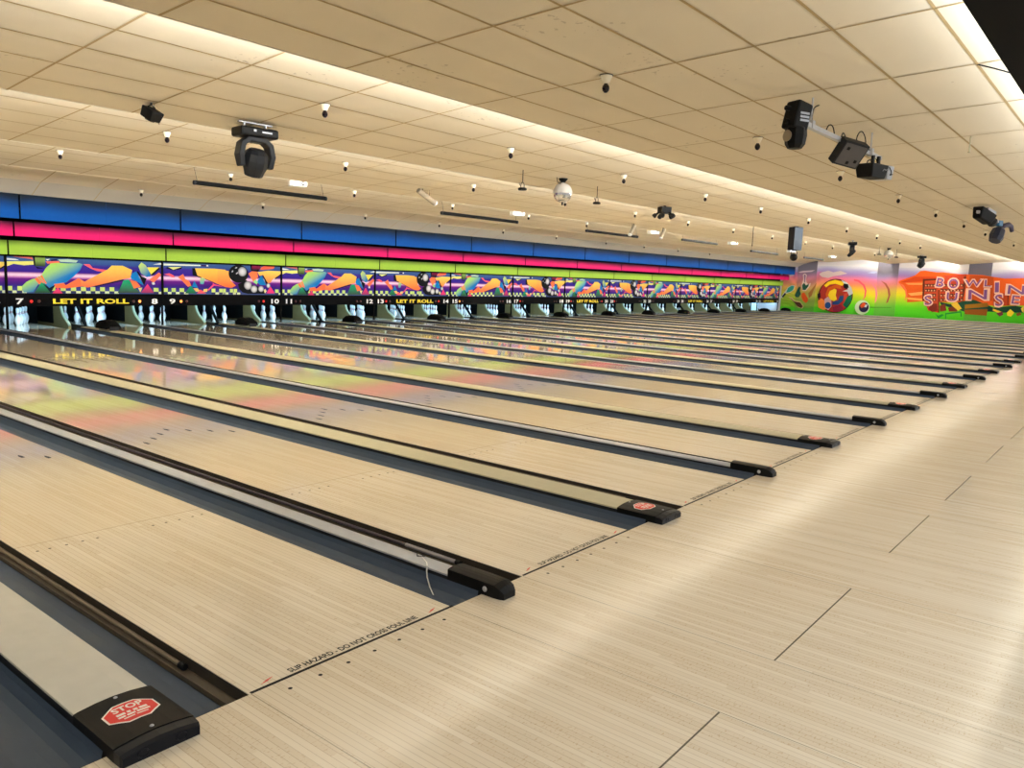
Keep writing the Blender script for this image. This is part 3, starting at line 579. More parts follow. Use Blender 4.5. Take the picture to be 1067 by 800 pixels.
# ================================================================ pin decks
def pin_mesh():
    prof = [(0.001,0),(.026,0),(.031,.006),(.037,.022),(.050,.058),(.0600,.100),(.0605,.118),(.058,.150),(.051,.176),(.040,.205),(.030,.228),
            (.0262,.240),(.0245,.250),(.0240,.258),(.0245,.268),(.0252,.278),(.027,.294),(.030,.320),(.0322,.346),(.031,.366),(.026,.383),(.017,.395),(.001,.400)]
    mats = [0]*(len(prof)-1)
    for i, (r, z) in enumerate(prof[:-1]):
        if .239 <= z < .249 or .267 <= z < .277: mats[i] = 1
    mb = MB(); mb.lathe(prof, 18, mats); return mb.mesh('bowling_pin', [M_PIN, M_STRIPE])
PINM = pin_mesh()
SP = .305
ROWS = [('front pin', [0]), ('second row', [-.5,.5]), ('third row', [-1,0,1]), ('back row', [-1.5,-.5,.5,1.5])]
SIDE = {1:[''], 2:['left','right'], 3:['left','middle','right'], 4:['leftmost','second from left','second from right','rightmost']}
for k in range(7, 32):
    cx = lane_left(k)+LANE_W/2
    for r, (rn, xs) in enumerate(ROWS):
        for j, dx in enumerate(xs):
            o = link('bowling_pin', PINM, loc=(cx+dx*SP, 17.69+r*SP*.866, .0005))
            what = ('white bowling pin with red neck bands, front pin of lane %d' % k) if r == 0 else \
                   ('white bowling pin in the %s of lane %d, %s' % (rn, k, SIDE[len(xs)][j]))
            tag(o, what, 'bowling pin', 'bowling pins')

# kickbacks: the side boards between the pin decks, seen under the masking
def kick():
    pr = [(17.16,.0),(17.22,.06),(17.33,.12),(17.46,.20),(17.55,.30),(17.60,.42),(17.62,.70),(18.9,.70),(18.9,-.155),(17.16,-.155)]
    mb = MB(); mb.loft([[(x, y, z) for y, z in pr] for x in (-.03, .03)], 0)
    me = mb.mesh('kickback', M_KICK); weld(me); return me
def kick_rim():
    mb = MB()
    mb.tube([(0,17.16,.002),(0,17.22,.062),(0,17.33,.122),(0,17.46,.202),(0,17.55,.302),(0,17.60,.422),(0,17.62,.70)], .032, 8)
    return mb.mesh('rounded_edge', M_KEDGE)
def kick_pad(s):
    mb = MB(); mb.box(min(s*.03,s*.045), max(s*.03,s*.045), 17.98, 18.88, .02, .69); return mb.mesh('black_pad', M_BLACK)
def slant_bar():
    mb = MB()
    mb.loft([[(a, y+b, z) for a, b in ((-.02,-.05),(.02,-.05),(.02,.05),(-.02,.05))] for y, z in ((17.02,.001),(17.66,.72))], 0)
    me = mb.mesh('slanted_bar', M_BLACK); weld(me); return me
def bar_foot():
    mb = MB(); mb.box(-.035,.035,16.93,17.12,-.155,.012); return mb.mesh('bar_foot', M_BLACK)
KC, KR, KP, SB, BF = kick(), kick_rim(), (kick_pad(-1), kick_pad(1)), slant_bar(), bar_foot()
for k in range(6, 32):
    x = divider_x(k)
    lab = 'greenish cream kickback board with curved front edge between lanes %d and %d' % (k, k+1) if k > 6 else 'greenish cream kickback board left of the pins on lane 7'
    a = link('kickback', KC, loc=(x, 0, 0)); tag(a, lab, 'kickback', 'cream kickback boards')
    link('rounded_edge', KR, a)
    for p in KP: link('black_pad', p, a)
    if k % 2 == 1:
        b = link('slanted_bar', SB, loc=(lane_left(k+1)-.075, 0, 0)); tag(b, 'slanted black bar beside the left edge of the pin deck on lane %d' % (k+1), 'bar', 'slanted black bars')
        link('bar_foot', BF, b)
def curtain():
    mb = MB()
    n = 24; xs = [LANE_W*i/n for i in range(n+1)]
    vs = [(x, 18.95+.015*math.sin(i*1.7), z) for z in (.0,.75) for i, x in enumerate(xs)]
    vs += [(x, y+.02, z) for x, y, z in vs]
    m = n+1
    fs = [(i,i+1,m+i+1,m+i) for i in range(n)] + [(2*m+i,3*m+i,3*m+i+1,2*m+i+1) for i in range(n)]
    mb.add(vs, fs, 0); return mb.mesh('pit_curtain', M_BLACK)
CM = curtain()
for k in range(7, 33):
    o = link('pit_curtain', CM, loc=(lane_left(k), 0, 0))
    tag(o, 'black pit curtain behind the pins of %s' % lane_name(k), 'curtain', 'black pit curtains')
t = thing('pin_guard', 'pale blue guard board lowered in front of the pins on lane 31', 'pin guard', (lane_left(31)+LANE_W/2, 16.85, 0))
mb = MB(); mb.box(-.50,.50,-.02,.02,.03,.62); bevel(mb.obj('guard_board', M_GUARD, t), .01)
for s in (-1, 1):
    mb = MB(); mb.box(s*.49-.02,s*.49+.02,.02,.06,.0005,.66); mb.obj('guard_arm', M_CHAR, t)

# ================================================================ masking units
X0 = 6.374
ZB, ZA, ZTOP = .505, .782, 1.55
def shade_poly(mb, pts, spec, y):
    zs = [p[1] for p in pts]; xs = [p[0] for p in pts]
    if spec[0] == 'g':
        a, b = lin(spec[1]), lin(spec[2]); z0, z1 = min(zs), max(zs)
        cols = [[a[i]+(b[i]-a[i])*(z1-z)/(z1-z0) for i in range(3)] for z in zs]
    elif spec[0] == 'd':
        a, b = lin(spec[1]), lin(spec[2]); t = [x*.55-z for x, z in pts]; t0, t1 = min(t), max(t)
        # sharpen the diagonal so that the two tones meet along the body
        f = [min(1, max(0, ((v-t0)/(t1-t0)-.25)*2)) for v in t]
        cols = [[a[i]+(b[i]-a[i])*w for i in range(3)] for w in f]
    else:
        cols = [lin(spec)]*len(pts)
    mb.add([(x, y, z) for x, z in pts], [tuple(range(len(pts)))], 0, cols)
def art_mesh(shapes, checks):
    mb = MB(); y = 0
    rows = [(ZTOP,(72,108,165)),(1.44,(50,84,158)),(1.395,(58,40,150)),(1.25,(52,28,150)),(1.232,(95,25,140)),(1.195,(240,190,235)),(1.165,(252,225,248)),
            (1.125,(200,120,200)),(1.095,(110,25,140)),(.99,(62,24,135)),(.92,(45,38,140)),(.86,(58,70,150)),(ZA,(60,84,150))]
    for (za, ca), (zb, cb) in zip(rows, rows[1:]):
        mb.add([(.024,0,za),(PAIR-.024,0,za),(PAIR-.024,0,zb),(.024,0,zb)], [(0,3,2,1)], 0, [lin(ca)]*2+[lin(cb)]*2)
    y -= .0006
    for a, b in checks:
        a = max(a, .026); b = min(b, PAIR-.03); d = b-a; L = lin((212,238,130)); K = lin((50,60,110))
        mb.add([(a,y,.838),(b,y,.838),(b,y,.93),(a,y,.93)], [(0,1,2,3)], 0, [L]*4)
        mb.add([(b,y,ZA+.004),(min(b+d*.95,PAIR-.026),y,ZA+.004),(min(b+d*.95,PAIR-.026),y,.838),(b,y,.838)], [(0,1,2,3)], 0, [lin((225,240,190))]*4)
        mb.add([(a,y,ZA+.004),(b,y,ZA+.004),(b,y,.838),(a,y,.838)], [(0,1,2,3)], 0, [K]*4)
    for s in shapes:
        y -= .0006
        if s[0] == 'c':
            _, cx, cz, rx, rz, c0, c1 = s; n = 28
            vs = [(cx,y,cz+rz*.15)]; cols = [lin(c0)]
            for f, mixv in ((.55,.25),(1,1)):
                for k in range(n):
                    a = 2*PI*k/n; vs.append((cx+rx*f*math.cos(a), y, cz+rz*f*math.sin(a)))
                    cols.append([lin(c0)[i]+(lin(c1)[i]-lin(c0)[i])*mixv for i in range(3)])
            fs = [(0,1+k,1+(k+1)%n) for k in range(n)] + [(1+k,1+n+k,1+n+(k+1)%n,1+(k+1)%n) for k in range(n)]
            mb.add(vs, fs, 0, cols)
        else:
            pts = [(min(PAIR-.024,max(.024,a)), min(ZTOP,max(ZA,b))) for a, b in s[1]]
            shade_poly(mb, pts, s[2], y)
    mb.box(.024, PAIR-.024, .001, .04, ZA, ZTOP)
    mb.c[-8:] = [lin((30,30,40))]*8
    return mb.mesh('printed_artwork', M_ART)
AM = [art_mesh(ART_A, CHK_A), art_mesh(ART_B, CHK_B)]
def fascia_mesh():
    mb = MB(); mb.box(.024, PAIR-.024, -.03, .06, ZB, ZA); me = mb.mesh('black_fascia', M_FASCIA); return me
def gap_mesh():
    mb = MB(); mb.box(-.022,.022,-.034,.05,ZB,ZTOP+.01); mb.box(-.02,.02,.0,.045,.0005,ZB); return mb.mesh('support_post', M_BLACK)
def lamp_mesh(mat):
    mb = MB(); mb.lathe([(.030,0),(.034,.004),(.030,.012),(.016,.02),(.001,.022)], 14, origin=(0,0,0), axis=(0,-1,0)); return mb.mesh('indicator_light', mat)
FMESH, GMESH = fascia_mesh(), gap_mesh()
LR, LO, L0 = lamp_mesh(M_LAMPR), lamp_mesh(M_LAMPO), lamp_mesh(M_LAMP0)
LIT = {7:LR, 8:LO, 9:LO, 10:LR, 13:LR, 14:LR, 15:LO, 17:LR, 19:LR, 20:LR, 21:LR}
for i in range(-1, 13):
    a, b = 7+2*i, 8+2*i
    if i < 0: lab = 'masking unit cut off by the left edge of the photo'
    else: lab = 'masking unit numbered %d and %d with %s artwork%s' % (a, b, 'leaning pin' if i % 2 == 0 else 'black ball', ' above yellow LET IT ROLL' if i % 3 == 0 else '')
    t = thing('masking_unit', lab, 'masking unit', (X0+PAIR*i, 16.43, 0), group='masking units above the pins')
    link('printed_artwork', AM[i % 2], t); f = link('black_fascia', FMESH, t)
    link('support_post', GMESH, t, (PAIR, 0, 0))
    for n, u, l1, l2 in ((a,.235,.456,.607), (b,3.165,2.80,2.655)):
        o = link('lane_number', text_mesh(str(n), M_NUM, .125, .15 if n < 10 else (.20 if n == 11 else .245), .026), f, (u, -.0315, .610)); o.rotation_euler = (PI/2,0,0)
        link('indicator_light', LIT.get(n, L0), f, (l1, -.03, .610)); link('indicator_light', L0, f, (l2, -.03, .610))
    if i % 3 == 0 and i >= 0:
        o = link('slogan_lettering', text_mesh('LET IT ROLL', M_YELLOW, .112, 1.66, .034), f, (1.72, -.0315, .612)); o.rotation_euler = (PI/2,0,0)
    # lettering is mirrored-safe: local x runs along +X, seen from the lanes

# three stepped colour bands hung above the masking, vertex colours blended darker towards their upper edge
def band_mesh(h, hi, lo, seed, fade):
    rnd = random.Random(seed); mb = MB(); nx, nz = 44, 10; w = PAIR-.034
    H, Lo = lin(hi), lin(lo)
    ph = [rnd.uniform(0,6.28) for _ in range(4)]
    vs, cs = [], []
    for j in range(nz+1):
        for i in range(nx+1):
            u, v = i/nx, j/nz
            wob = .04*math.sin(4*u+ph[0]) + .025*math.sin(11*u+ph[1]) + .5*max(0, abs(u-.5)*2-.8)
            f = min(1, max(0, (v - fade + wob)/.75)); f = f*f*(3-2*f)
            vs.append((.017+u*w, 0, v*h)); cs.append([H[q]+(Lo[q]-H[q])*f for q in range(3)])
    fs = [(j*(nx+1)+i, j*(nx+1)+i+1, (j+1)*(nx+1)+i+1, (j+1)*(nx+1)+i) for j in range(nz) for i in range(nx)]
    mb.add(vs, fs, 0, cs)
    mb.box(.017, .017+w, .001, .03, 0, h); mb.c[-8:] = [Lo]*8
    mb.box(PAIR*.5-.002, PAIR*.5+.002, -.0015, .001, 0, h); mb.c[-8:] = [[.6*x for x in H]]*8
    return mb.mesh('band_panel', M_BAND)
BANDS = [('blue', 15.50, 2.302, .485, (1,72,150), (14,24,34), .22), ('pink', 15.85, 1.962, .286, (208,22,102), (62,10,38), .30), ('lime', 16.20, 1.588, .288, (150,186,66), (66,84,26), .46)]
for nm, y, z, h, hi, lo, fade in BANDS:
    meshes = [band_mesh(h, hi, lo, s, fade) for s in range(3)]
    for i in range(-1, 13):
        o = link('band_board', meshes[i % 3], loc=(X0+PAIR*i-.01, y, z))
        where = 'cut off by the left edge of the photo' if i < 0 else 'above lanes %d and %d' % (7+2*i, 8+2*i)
        tag(o, '%s band board %s' % (nm, where), 'band board', nm+' band boards')
    # hanger strip that carries the row
    mb = MB(); mb.box(3.0, XW-.35, y+.0301, 16.5199, z+h*.45, z+h*.5); o = mb.obj('band_rail', M_BLACK)
    tag(o, 'black rail behind the row of %s band boards' % nm, 'rail')

# ================================================================ the mural on the far side wall
def bg_color(Y, z):
    stops = [(0,(72,200,40)),(.55,(90,210,40)),(.9,(160,220,50)),(1.25,(225,225,45)),(1.55,(245,205,70)),(1.85,(250,140,120)),(2.15,(235,125,165)),(2.4,(160,130,195)),(2.62,(165,160,205)),(2.8,(205,204,216)),(3.0,(218,216,222)),(3.45,(222,220,224))]
    z = z + .07*math.sin(Y*1.3) + .04*math.sin(Y*3.1)
    for (a, ca), (b, cb) in zip(stops, stops[1:]):
        if z <= b:
            t = max(0, (z-a)/(b-a)); c = [ca[i]+(cb[i]-ca[i])*t for i in range(3)]; break
    else: c = (222,220,224)
    if Y > 13.8 and .35 < z < 2.5:          # sun rays spread over the corner by the masking
        ang = math.atan2(z-.9, 16.4-Y); s = .5+.5*math.sin(ang*22)
        base = (150+70*min(1,z/1.6), 185-60*max(0,z-1.2), 45+40*z)
        c = [.45*c[i]+.55*(base[i]*(.82+.3*s)) for i in range(3)]
    return c
t = thing('wall_mural', 'painted desert sunset mural with bowling ball, pins and lettering on the far wall', 'mural', (XW, 8, 0))
def wallp(mb, pts, col, d):
    cols = col if isinstance(col, list) else [lin(col)]*len(pts)
    mb.add([(-d, y-8, z) for y, z in pts], [tuple(range(len(pts)))], 0, cols)
mb = MB(); ny, nz = 90, 36; Y0, Y1 = -6.0, 16.4
vs, cs = [], []
def in_pil(y): return any(a <= y <= b for a, b in ((14.27,15.46),(9.58,10.73),(4.86,5.98)))
for j in range(nz+1):
    for i in range(ny+1):
        y = Y0+(Y1-Y0)*i/ny; z = .02+2.88*j/nz
        c = bg_color(y, z); vs.append((-.003, y-8, z)); cs.append(lin([min(255,max(0,v)) for v in c]))
mb.add(vs, [(j*(ny+1)+i, (j+1)*(ny+1)+i, (j+1)*(ny+1)+i+1, j*(ny+1)+i+1) for j in range(nz) for i in range(ny)], 0, cs)
for a, b in ((14.27,15.46),(9.58,10.73),(4.86,5.98)):       # thinner paint over the grey pilasters, fading out upward
    n, m = 8, 26; vs, cs = [], []
    for j in range(m+1):
        for i in range(n+1):
            y = a+(b-a)*i/n; z = .02+2.6*j/m; c = bg_color(y, z); g = (112,108,122)
            k = .72 if z < 2.2 else max(0, .72*(2.62-z)/.42)
            vs.append((-.0125, y-8, z)); cs.append(lin([min(255,max(0,c[q]*k+g[q]*(1-k))) for q in range(3)]))
    mb.add(vs, [(j*(n+1)+i, (j+1)*(n+1)+i, (j+1)*(n+1)+i+1, j*(n+1)+i+1) for j in range(m) for i in range(n)], 0, cs)
mb.obj('painted_sky', M_MURAL, t)
PARTN = {'sky':'painted_clouds','pins':'painted_pins','ball':'painted_ball','arc':'painted_arcs','mesa':'painted_mesa','bush':'painted_plants'}
groups = {}
for e in MURAL: groups.setdefault(e[0], []).append(e)
depth = .014
for gname in ('sky','mesa','arc','bush','pins','ball'):
    mb = MB()
    for e in groups[gname]:
        depth += .0005
        if e[1] == 'c':
            (cy, cz), (ey, ez), (by, bz) = e[2]; ry = abs(ey-cy); rz = abs(bz-cz)
            wallp(mb, [(cy+ry*math.cos(2*PI*k/36), cz+rz*math.sin(2*PI*k/36)) for k in range(36)], e[3], depth)
        else: wallp(mb, e[1], e[2], depth)
    if gname == 'mesa':
        depth += .0005
        for y, z in WINDOWS:
            wallp(mb, [(y-.07,z-.07),(y+.07,z-.07),(y+.07,z+.08),(y-.07,z+.08)], (70,30,30), depth)
            wallp(mb, [(y-.02,z-.05),(y+.05,z-.05),(y+.05,z+.03),(y-.02,z+.03)], (225,170,130), depth+.0004)
        depth += .0006
    mb.obj(PARTN[gname], M_MURAL, t)
# letters, purple with a pale outline, each brushed at its own tilt
M_LETP = plain('letter_purple', (128,84,150), .8, spec=.15); M_LETO = plain('letter_outline', (244,205,190), .8, spec=.15)
depth += .002
WORDS = [('B',7.33,2.10,.56,.42,-.1),('O',6.66,2.06,.62,.55,.12),('W',5.69,2.12,.42,.92,.05),('L',4.98,2.14,.42,.36,.02),('I',4.53,1.93,.62,.22,.08),('N',3.62,1.83,.55,.9,.0),
         ('S',7.85,1.08,.62,.44,.15),('U',6.66,1.32,.56,.62,0),('N',5.41,1.50,.62,1.05,.05),('S',4.37,1.24,.72,.42,.12),('E',3.59,1.30,.52,.40,-.05)]
for ch, y, z, h, w, rot in WORDS:
    for mat, bold, d, s in ((M_LETO, .05, depth, 1.12), (M_LETP, .01, depth+.002, .86)):
        o = link('mural_letter', text_mesh(ch, mat, h*s, w*s, bold), t)
        o.matrix_local = Matrix.Translation((-d, y-8, z)) @ Matrix(((0,0,-1,0),(-1,0,0,0),(0,1,0,0),(0,0,0,1))) @ Matrix.Rotation(rot, 4, 'Z')

# ================================================================ on the ceiling: lamp holders
def holder_meshes():
    mb = MB(); mb.lathe([(.001,0),(.052,0),(.052,-.006),(.040,-.030),(.030,-.055),(.026,-.066),(.001,-.066)][::-1], 18); a = mb.mesh('lamp_holder', M_PORC)
    mb = MB(); mb.lathe([(.001,-.140),(.012,-.138),(.026,-.122),(.031,-.104),(.028,-.086),(.018,-.072),(.016,-.064)], 14); b = mb.mesh('dark_bulb', M_BULB)
    mb = MB(); mb.lathe([(.001,-.004),(.058,-.004),(.058,0),(.001,0)], 18); c = mb.mesh('mounting_ring', M_CHAR)
    return a, b, c
HA, HB, HC = holder_meshes()
ORD = ['leftmost','second','third','fourth','fifth','sixth','seventh','eighth','ninth','tenth','eleventh']
RN = ['nearest ceiling section','second ceiling section','third ceiling section','fourth ceiling section','ceiling strip above the blue band']
ROWSX = [(1.37,[5.75,8.96,12.0,15.3,18.34,21.4,24.39,29.75]), (4.75,[5.52,8.66,11.64,14.71,17.52,20.66,23.86,27.01,29.9,32.94]),
         (8.12,[5.55,8.55,11.67,14.73,17.79,20.71,23.78,26.99,30.31,33.52,39.74]), (11.8,[5.68,8.76,11.81,14.99,18.14,21.11]),
         (14.85,[8.51,11.51,14.74,17.66,20.7,23.73,27.1,30.1,33.2,36.5])]
for r, (y, xs) in enumerate(ROWSX):
    for j, x in enumerate(xs):
        o = link('lamp_holder', HA, loc=(x, y, ceil_z(y)-.004))
        tag(o, 'white lamp holder, %s on the %s' % (ORD[j] + ('' if j == 0 else ' from left'), RN[r]), 'lamp holder', 'lamp holders on the ceiling')
        link('dark_bulb', HB, o); link('mounting_ring', HC, o)

# ---- moving head stage lights
def rot_box(mb, c, sx, sy, sz, R=None, mat=0, taper=1.0):
    R = R or Matrix.Identity(3); c = Vector(c)
    vs = []
    for z, f in ((-sz/2, taper), (sz/2, 1.0)):
        for x, y in ((-sx/2,-sy/2),(sx/2,-sy/2),(sx/2,sy/2),(-sx/2,sy/2)): vs.append(c + R @ Vector((x*f, y*f, z)))
    mb.add(vs, [(0,3,2,1),(4,5,6,7),(0,1,5,4),(1,2,6,5),(2,3,7,6),(3,0,4,7)], mat)
def moving_head(x, y, zc, s, label, rotz, tilt, slim=False):
    t = thing('moving_head_light', label, 'stage light', (x, y, zc), rotz, 'moving head lights')
    mb = MB(); mb.box(-.20*s,.20*s,-.02*s,.02*s,-.012*s,-.0005); 
    for q in (-.13,.13): mb.tube([(q*s,0,-.01*s),(q*s,0,-.075*s)], .014*s, 8)
    mb.obj('mounting_bracket', M_STEEL, t)
    mb = MB(); mb.box(-.225*s,.225*s,-.135*s,.135*s,-.165*s,-.06*s); bevel(mb.obj('base', M_SATIN, t), .022*s, 2)
    mb = MB(); mb.box(.02*s,.14*s,-.1365*s,-.135*s,-.118*s,-.100*s); mb.box(-.08*s,-.05*s,-.1365*s,-.135*s,-.115*s,-.09*s); mb.obj('base_markings', M_ALU, t)
    w = .168*s if not slim else .10*s
    mb = MB()
    pts = [(-w,-.49*s),(-w*1.12,-.36*s),(-w*.98,-.24*s),(-w*.55,-.185*s),(w*.55,-.185*s),(w*.98,-.24*s),(w*1.12,-.36*s),(w,-.49*s)]
    rings = []
    for i, (px, pz) in enumerate(pts):
        a = pts[max(0,i-1)]; b = pts[min(len(pts)-1,i+1)]; d = Vector((b[0]-a[0],0,b[1]-a[1])).normalized(); n = Vector((-d.z,0,d.x))
        p = Vector((px,0,pz)); hw = .032*s; dp = (.075 if i not in (0,7) else .05)*s
        rings.append([p+n*hw+Vector((0,-dp,0)), p+n*hw+Vector((0,dp,0)), p-n*hw+Vector((0,dp,0)), p-n*hw+Vector((0,-dp,0))])
    mb.loft(rings, 0); bevel(mb.obj('yoke', M_CHAR, t), .012*s, 2)
    R = Matrix.Rotation(tilt, 3, 'X')
    c = Vector((0,0,-.43*s)); ax = R @ Vector((0,0,-1))
    mb = MB(); r = (w-.028*s)
    mb.lathe([(.001,-.15*s),(r*.62,-.145*s),(r*.92,-.10*s),(r,-.02*s),(r*.98,.05*s),(r*.82,.11*s),(r*.72,.155*s),(.001,.155*s)], 10, origin=c, axis=ax, smooth=False)
    h = mb.obj('lamp_head', M_CHAR, t)
    mb = MB(); mb.lathe([(.001,.150*s),(r*.6,.150*s),(r*.6,.157*s),(r*.35,.168*s),(.001,.17*s)], 16, origin=c, axis=ax); mb.obj('lens', M_LENS, h)
    mb = MB(); mb.tube([(.19*s,.05*s,-.165*s),(.20*s,.03*s,-.21*s),(.13*s,.02*s,-.20*s)], .006*s, 6); mb.obj('power_cable', M_REDINK, t)
    return t
moving_head(5.46, 5.95, ceil_z(5.95), 1.02, 'large black moving head light hanging at upper left', -.12, .35)
moving_head(28.4, 5.87, ceil_z(5.87), .98, 'black moving head light hanging right of the tall speaker', .35, .75, True)
moving_head(38.9, 5.93, ceil_z(5.93), 1.0, 'farthest black moving head light, hanging before the mural mesa', .5, .6)

# small black spotlight at upper left
def par_light(x, y, zc, s, label, rotz, tilt):
    t = thing('spotlight', label, 'stage light', (x, y, zc), rotz)
    mb = MB(); mb.tube([(-.05*s,0,-.10*s),(-.045*s,0,-.045*s),(0,0,-.02*s),(.045*s,0,-.045*s),(.05*s,0,-.10*s)], .008*s, 8); mb.tube([(0,0,-.0005),(0,0,-.03*s)], .012*s, 8); mb.obj('yoke', M_SATIN, t)
    R = Matrix.Rotation(tilt, 3, 'X'); mb = MB()
    rot_box(mb, (0,0,-.115*s), .16*s, .17*s, .11*s, R, 0, .88); h = bevel(mb.obj('housing', M_SATIN, t), .012*s, 2)
    mb = MB(); mb.lathe([(.001,0),(.05*s,0),(.05*s,.012*s),(.001,.014*s)], 14, origin=tuple(Vector((0,0,-.115*s))+R@Vector((0,0,-.054*s))), axis=tuple(R@Vector((0,0,-1)))); mb.obj('lens', M_LENS, h)
    mb = MB(); mb.tube([(.055*s,.02,-.0005),(.065*s,.02,-.08*s),(.085*s,.01,-.15*s),(.10*s,0,-.20*s)], .006*s, 6); mb.obj('cable', M_GREYTUBE, t)
par_light(4.24, 5.95, ceil_z(5.95), 1.0, 'small black spotlight on the ceiling at far upper left', .3, .5)

# ---- pale dome with mirror ball underside
def mirror_dome(x, y, zc, s, label):
    t = thing('mirror_ball', label, 'mirror ball', (x, y, zc), group='mirror balls')
    mb = MB(); mb.lathe([(.001,-.07*s),(.035*s,-.07*s),(.085*s,-.012*s),(.085*s,-.0005),(.001,-.0005)], 16); mb.obj('ceiling_mount', M_SATIN, t)
    mb = MB(); mb.tube([(-.04*s,0,-.05*s),(-.10*s,0,-.10*s),(-.17*s,0,-.085*s),(-.20*s,0,-.0005)], .007*s, 6); mb.obj('cable', M_CHAR, t)
    mb = MB(); r = .172*s; c = -.255*s
    mb.lathe([(r,c-.01*s),(r*1.03,c),(r*1.0,c+.03*s),(r*.9,c+.085*s),(r*.68,c+.135*s),(r*.36,c+.165*s),(.02*s,c+.178*s),(.018*s,-.05*s)], 24); mb.obj('dome_cover', M_DOME, t)
    mb = MB(); mb.lathe([(.001,c-r*.99)]+[(r*.97*math.cos(a*PI/16), c-.012*s-r*.96*math.sin(a*PI/16)) for a in range(7,-1,-1)], 20, smooth=False); mb.obj('mirror_facets', M_MIRROR, t)
    mb = MB(); mb.lathe([(.001,c-r-.05*s),(.018*s,c-r-.04*s),(.02*s,c-r-.015*s),(.012*s,c-r+.01*s)], 10); mb.obj('bottom_knob', M_CHAR, t)
mirror_dome(11.16, 5.64, ceil_z(5.64), .93, 'pale round dome with faceted mirror underside, between two pendant spots')
mirror_dome(33.4, 5.95, ceil_z(5.95), .95, 'far pale mirror dome hanging before the second pilaster')

# ---- slim pendant spots
def pendant(x, y, zc, s, label):
    t = thing('pendant_spot', label, 'pendant light', (x, y, zc), group='pendant spots')
    mb = MB(); mb.tube([(0,0,-.0005),(0,0,-.22*s)], .007*s, 8); mb.obj('rod', M_CHAR, t)
    mb = MB(); mb.tube([(-.045*s,0,-.32*s),(-.045*s,0,-.25*s),(-.03*s,0,-.22*s),(.03*s,0,-.22*s),(.045*s,0,-.25*s),(.045*s,0,-.32*s)], .006*s, 8)
    mb.tube([(-.045*s,0,-.28*s),(-.085*s,0,-.26*s),(-.09*s,0,-.23*s)], .005*s, 6); mb.obj('yoke', M_SATIN, t)
    mb = MB(); mb.lathe([(.001,-.352*s),(.070*s,-.350*s),(.080*s,-.335*s),(.078*s,-.318*s),(.055*s,-.305*s),(.001,-.302*s)], 18); mb.obj('lamp_disc', M_SATIN, t)
pendant(10.04, 5.62, ceil_z(5.62), .9, 'slim black pendant spot left of the near mirror dome')
pendant(12.28, 5.68, ceil_z(5.68), .9, 'slim black pendant spot right of the near mirror dome')
pendant(31.92, 5.9, ceil_z(5.9), .95, 'far slim pendant spot left of the far mirror dome')
pendant(34.4, 5.9, ceil_z(5.9), .95, 'far slim pendant spot right of the far mirror dome')

# ---- cluster light with spread arms
x, y = 15.49, 6.05; zc = ceil_z(y)-.004
t = thing('cluster_light', 'black effect light with spread lamp arms, right of the pendant spots', 'stage light', (x, y, zc), -.6)
mb = MB(); mb.box(-.12,.12,-.10,.10,-.17,-.03); mb.tube([(0,0,-.0005),(0,0,-.04)], .03, 10); bevel(mb.obj('body', M_SATIN, t), .02)
for a in range(5):
    an = a*2*PI/5+.3; c, s_ = math.cos(an), math.sin(an)
    mb = MB(); mb.tube([(.09*c,.09*s_,-.13),(.17*c,.17*s_,-.19)], .022, 8); arm = mb.obj('lamp_arm', M_SATIN, t)
    mb = MB(); mb.lathe([(.001,-.02),(.04,-.02),(.05,.03),(.046,.055),(.001,.05)], 12, origin=(.19*c,.19*s_,-.205), axis=(c*.6,s_*.6,-.6)); mb.obj('lamp_cup', M_CHAR, arm)

# ---- tall speaker with a round spotlight below it
x, y = 22.3, 5.64; zc = ceil_z(y)
t = thing('line_speaker', 'tall slim black speaker hanging from the ceiling left of the mural', 'speaker', (x, y, zc), -.5)
mb = MB(); mb.box(-.15,.15,-.12,.12,-.65,-.02); bevel(mb.obj('cabinet', M_CHAR, t), .015)
mb = MB(); mb.box(-.14,.14,-.126,-.121,-.64,-.03); mb.obj('grille', plain('blue_grey_grille', (78,92,110), .6), t)
mb = MB(); mb.box(-.06,.06,-.03,.03,-.02,-.0005); mb.obj('ceiling_bracket', M_CHAR, t)
mb = MB()
for q in (-.1,-.2,-.3): mb.box(.1505,.153,-.04,.04,q-.06,q)
mb.obj('side_plate', M_SATIN, t)
t = thing('ball_spotlight', 'round black spotlight slung under the tall speaker', 'stage light', (x, y, zc-.654), -.5)
mb = MB(); mb.tube([(-.10,0,-.20),(-.10,0,-.05),(-.06,0,-.0005),(.06,0,-.0005),(.10,0,-.05),(.10,0,-.20)], .012, 8); mb.obj('yoke', M_CHAR, t)
mb = MB(); mb.lathe([(.001,-.29)]+[(.105*math.cos(a*PI/12), -.185+.105*math.sin(a*PI/12)) for a in range(-5,6)]+[(.001,-.08)], 16); mb.obj('housing', M_SATIN, t)

# ---- truss bars with lights
def cable(mb, pts, r=.006, mat=0):
    # smooth the polyline a little
    P = [Vector(p) for p in pts]
    for _ in range(2):
        Q = [P[0]]
        for a, b in zip(P, P[1:]): Q += [a*.75+b*.25, a*.25+b*.75]
        P = Q+[P[-1]]
    mb.tube(P, r, 6, mat)
zt = ceil_z(.3)
t = thing('lighting_bar', 'silver lighting bar hung on two rods at upper right, carrying three black lights', 'lighting bar', (7.25,.3,0))
R0, R1 = Vector((0,0,2.985)), Vector((2.75,.02,3.03))
mb = MB(); d = R1-R0
mb.loft([[p+Vector((0,a,b)) for a, b in ((-.022,-.022),(.022,-.022),(.022,.022),(-.022,.022))] for p in (R0, R1)], 0); mb.obj('bar', M_ALU, t)
for u in (.33, 2.28):
    mb = MB(); mb.tube([(u,0,3.0+u*.012),(u,0,ceil_z(.3)-.0005)], .008, 8); mb.box(u-.03,u+.03,-.03,.03,2.965+u*.016,3.035+u*.016); mb.obj('hanging_rod', M_ALU, t)
mb = MB()
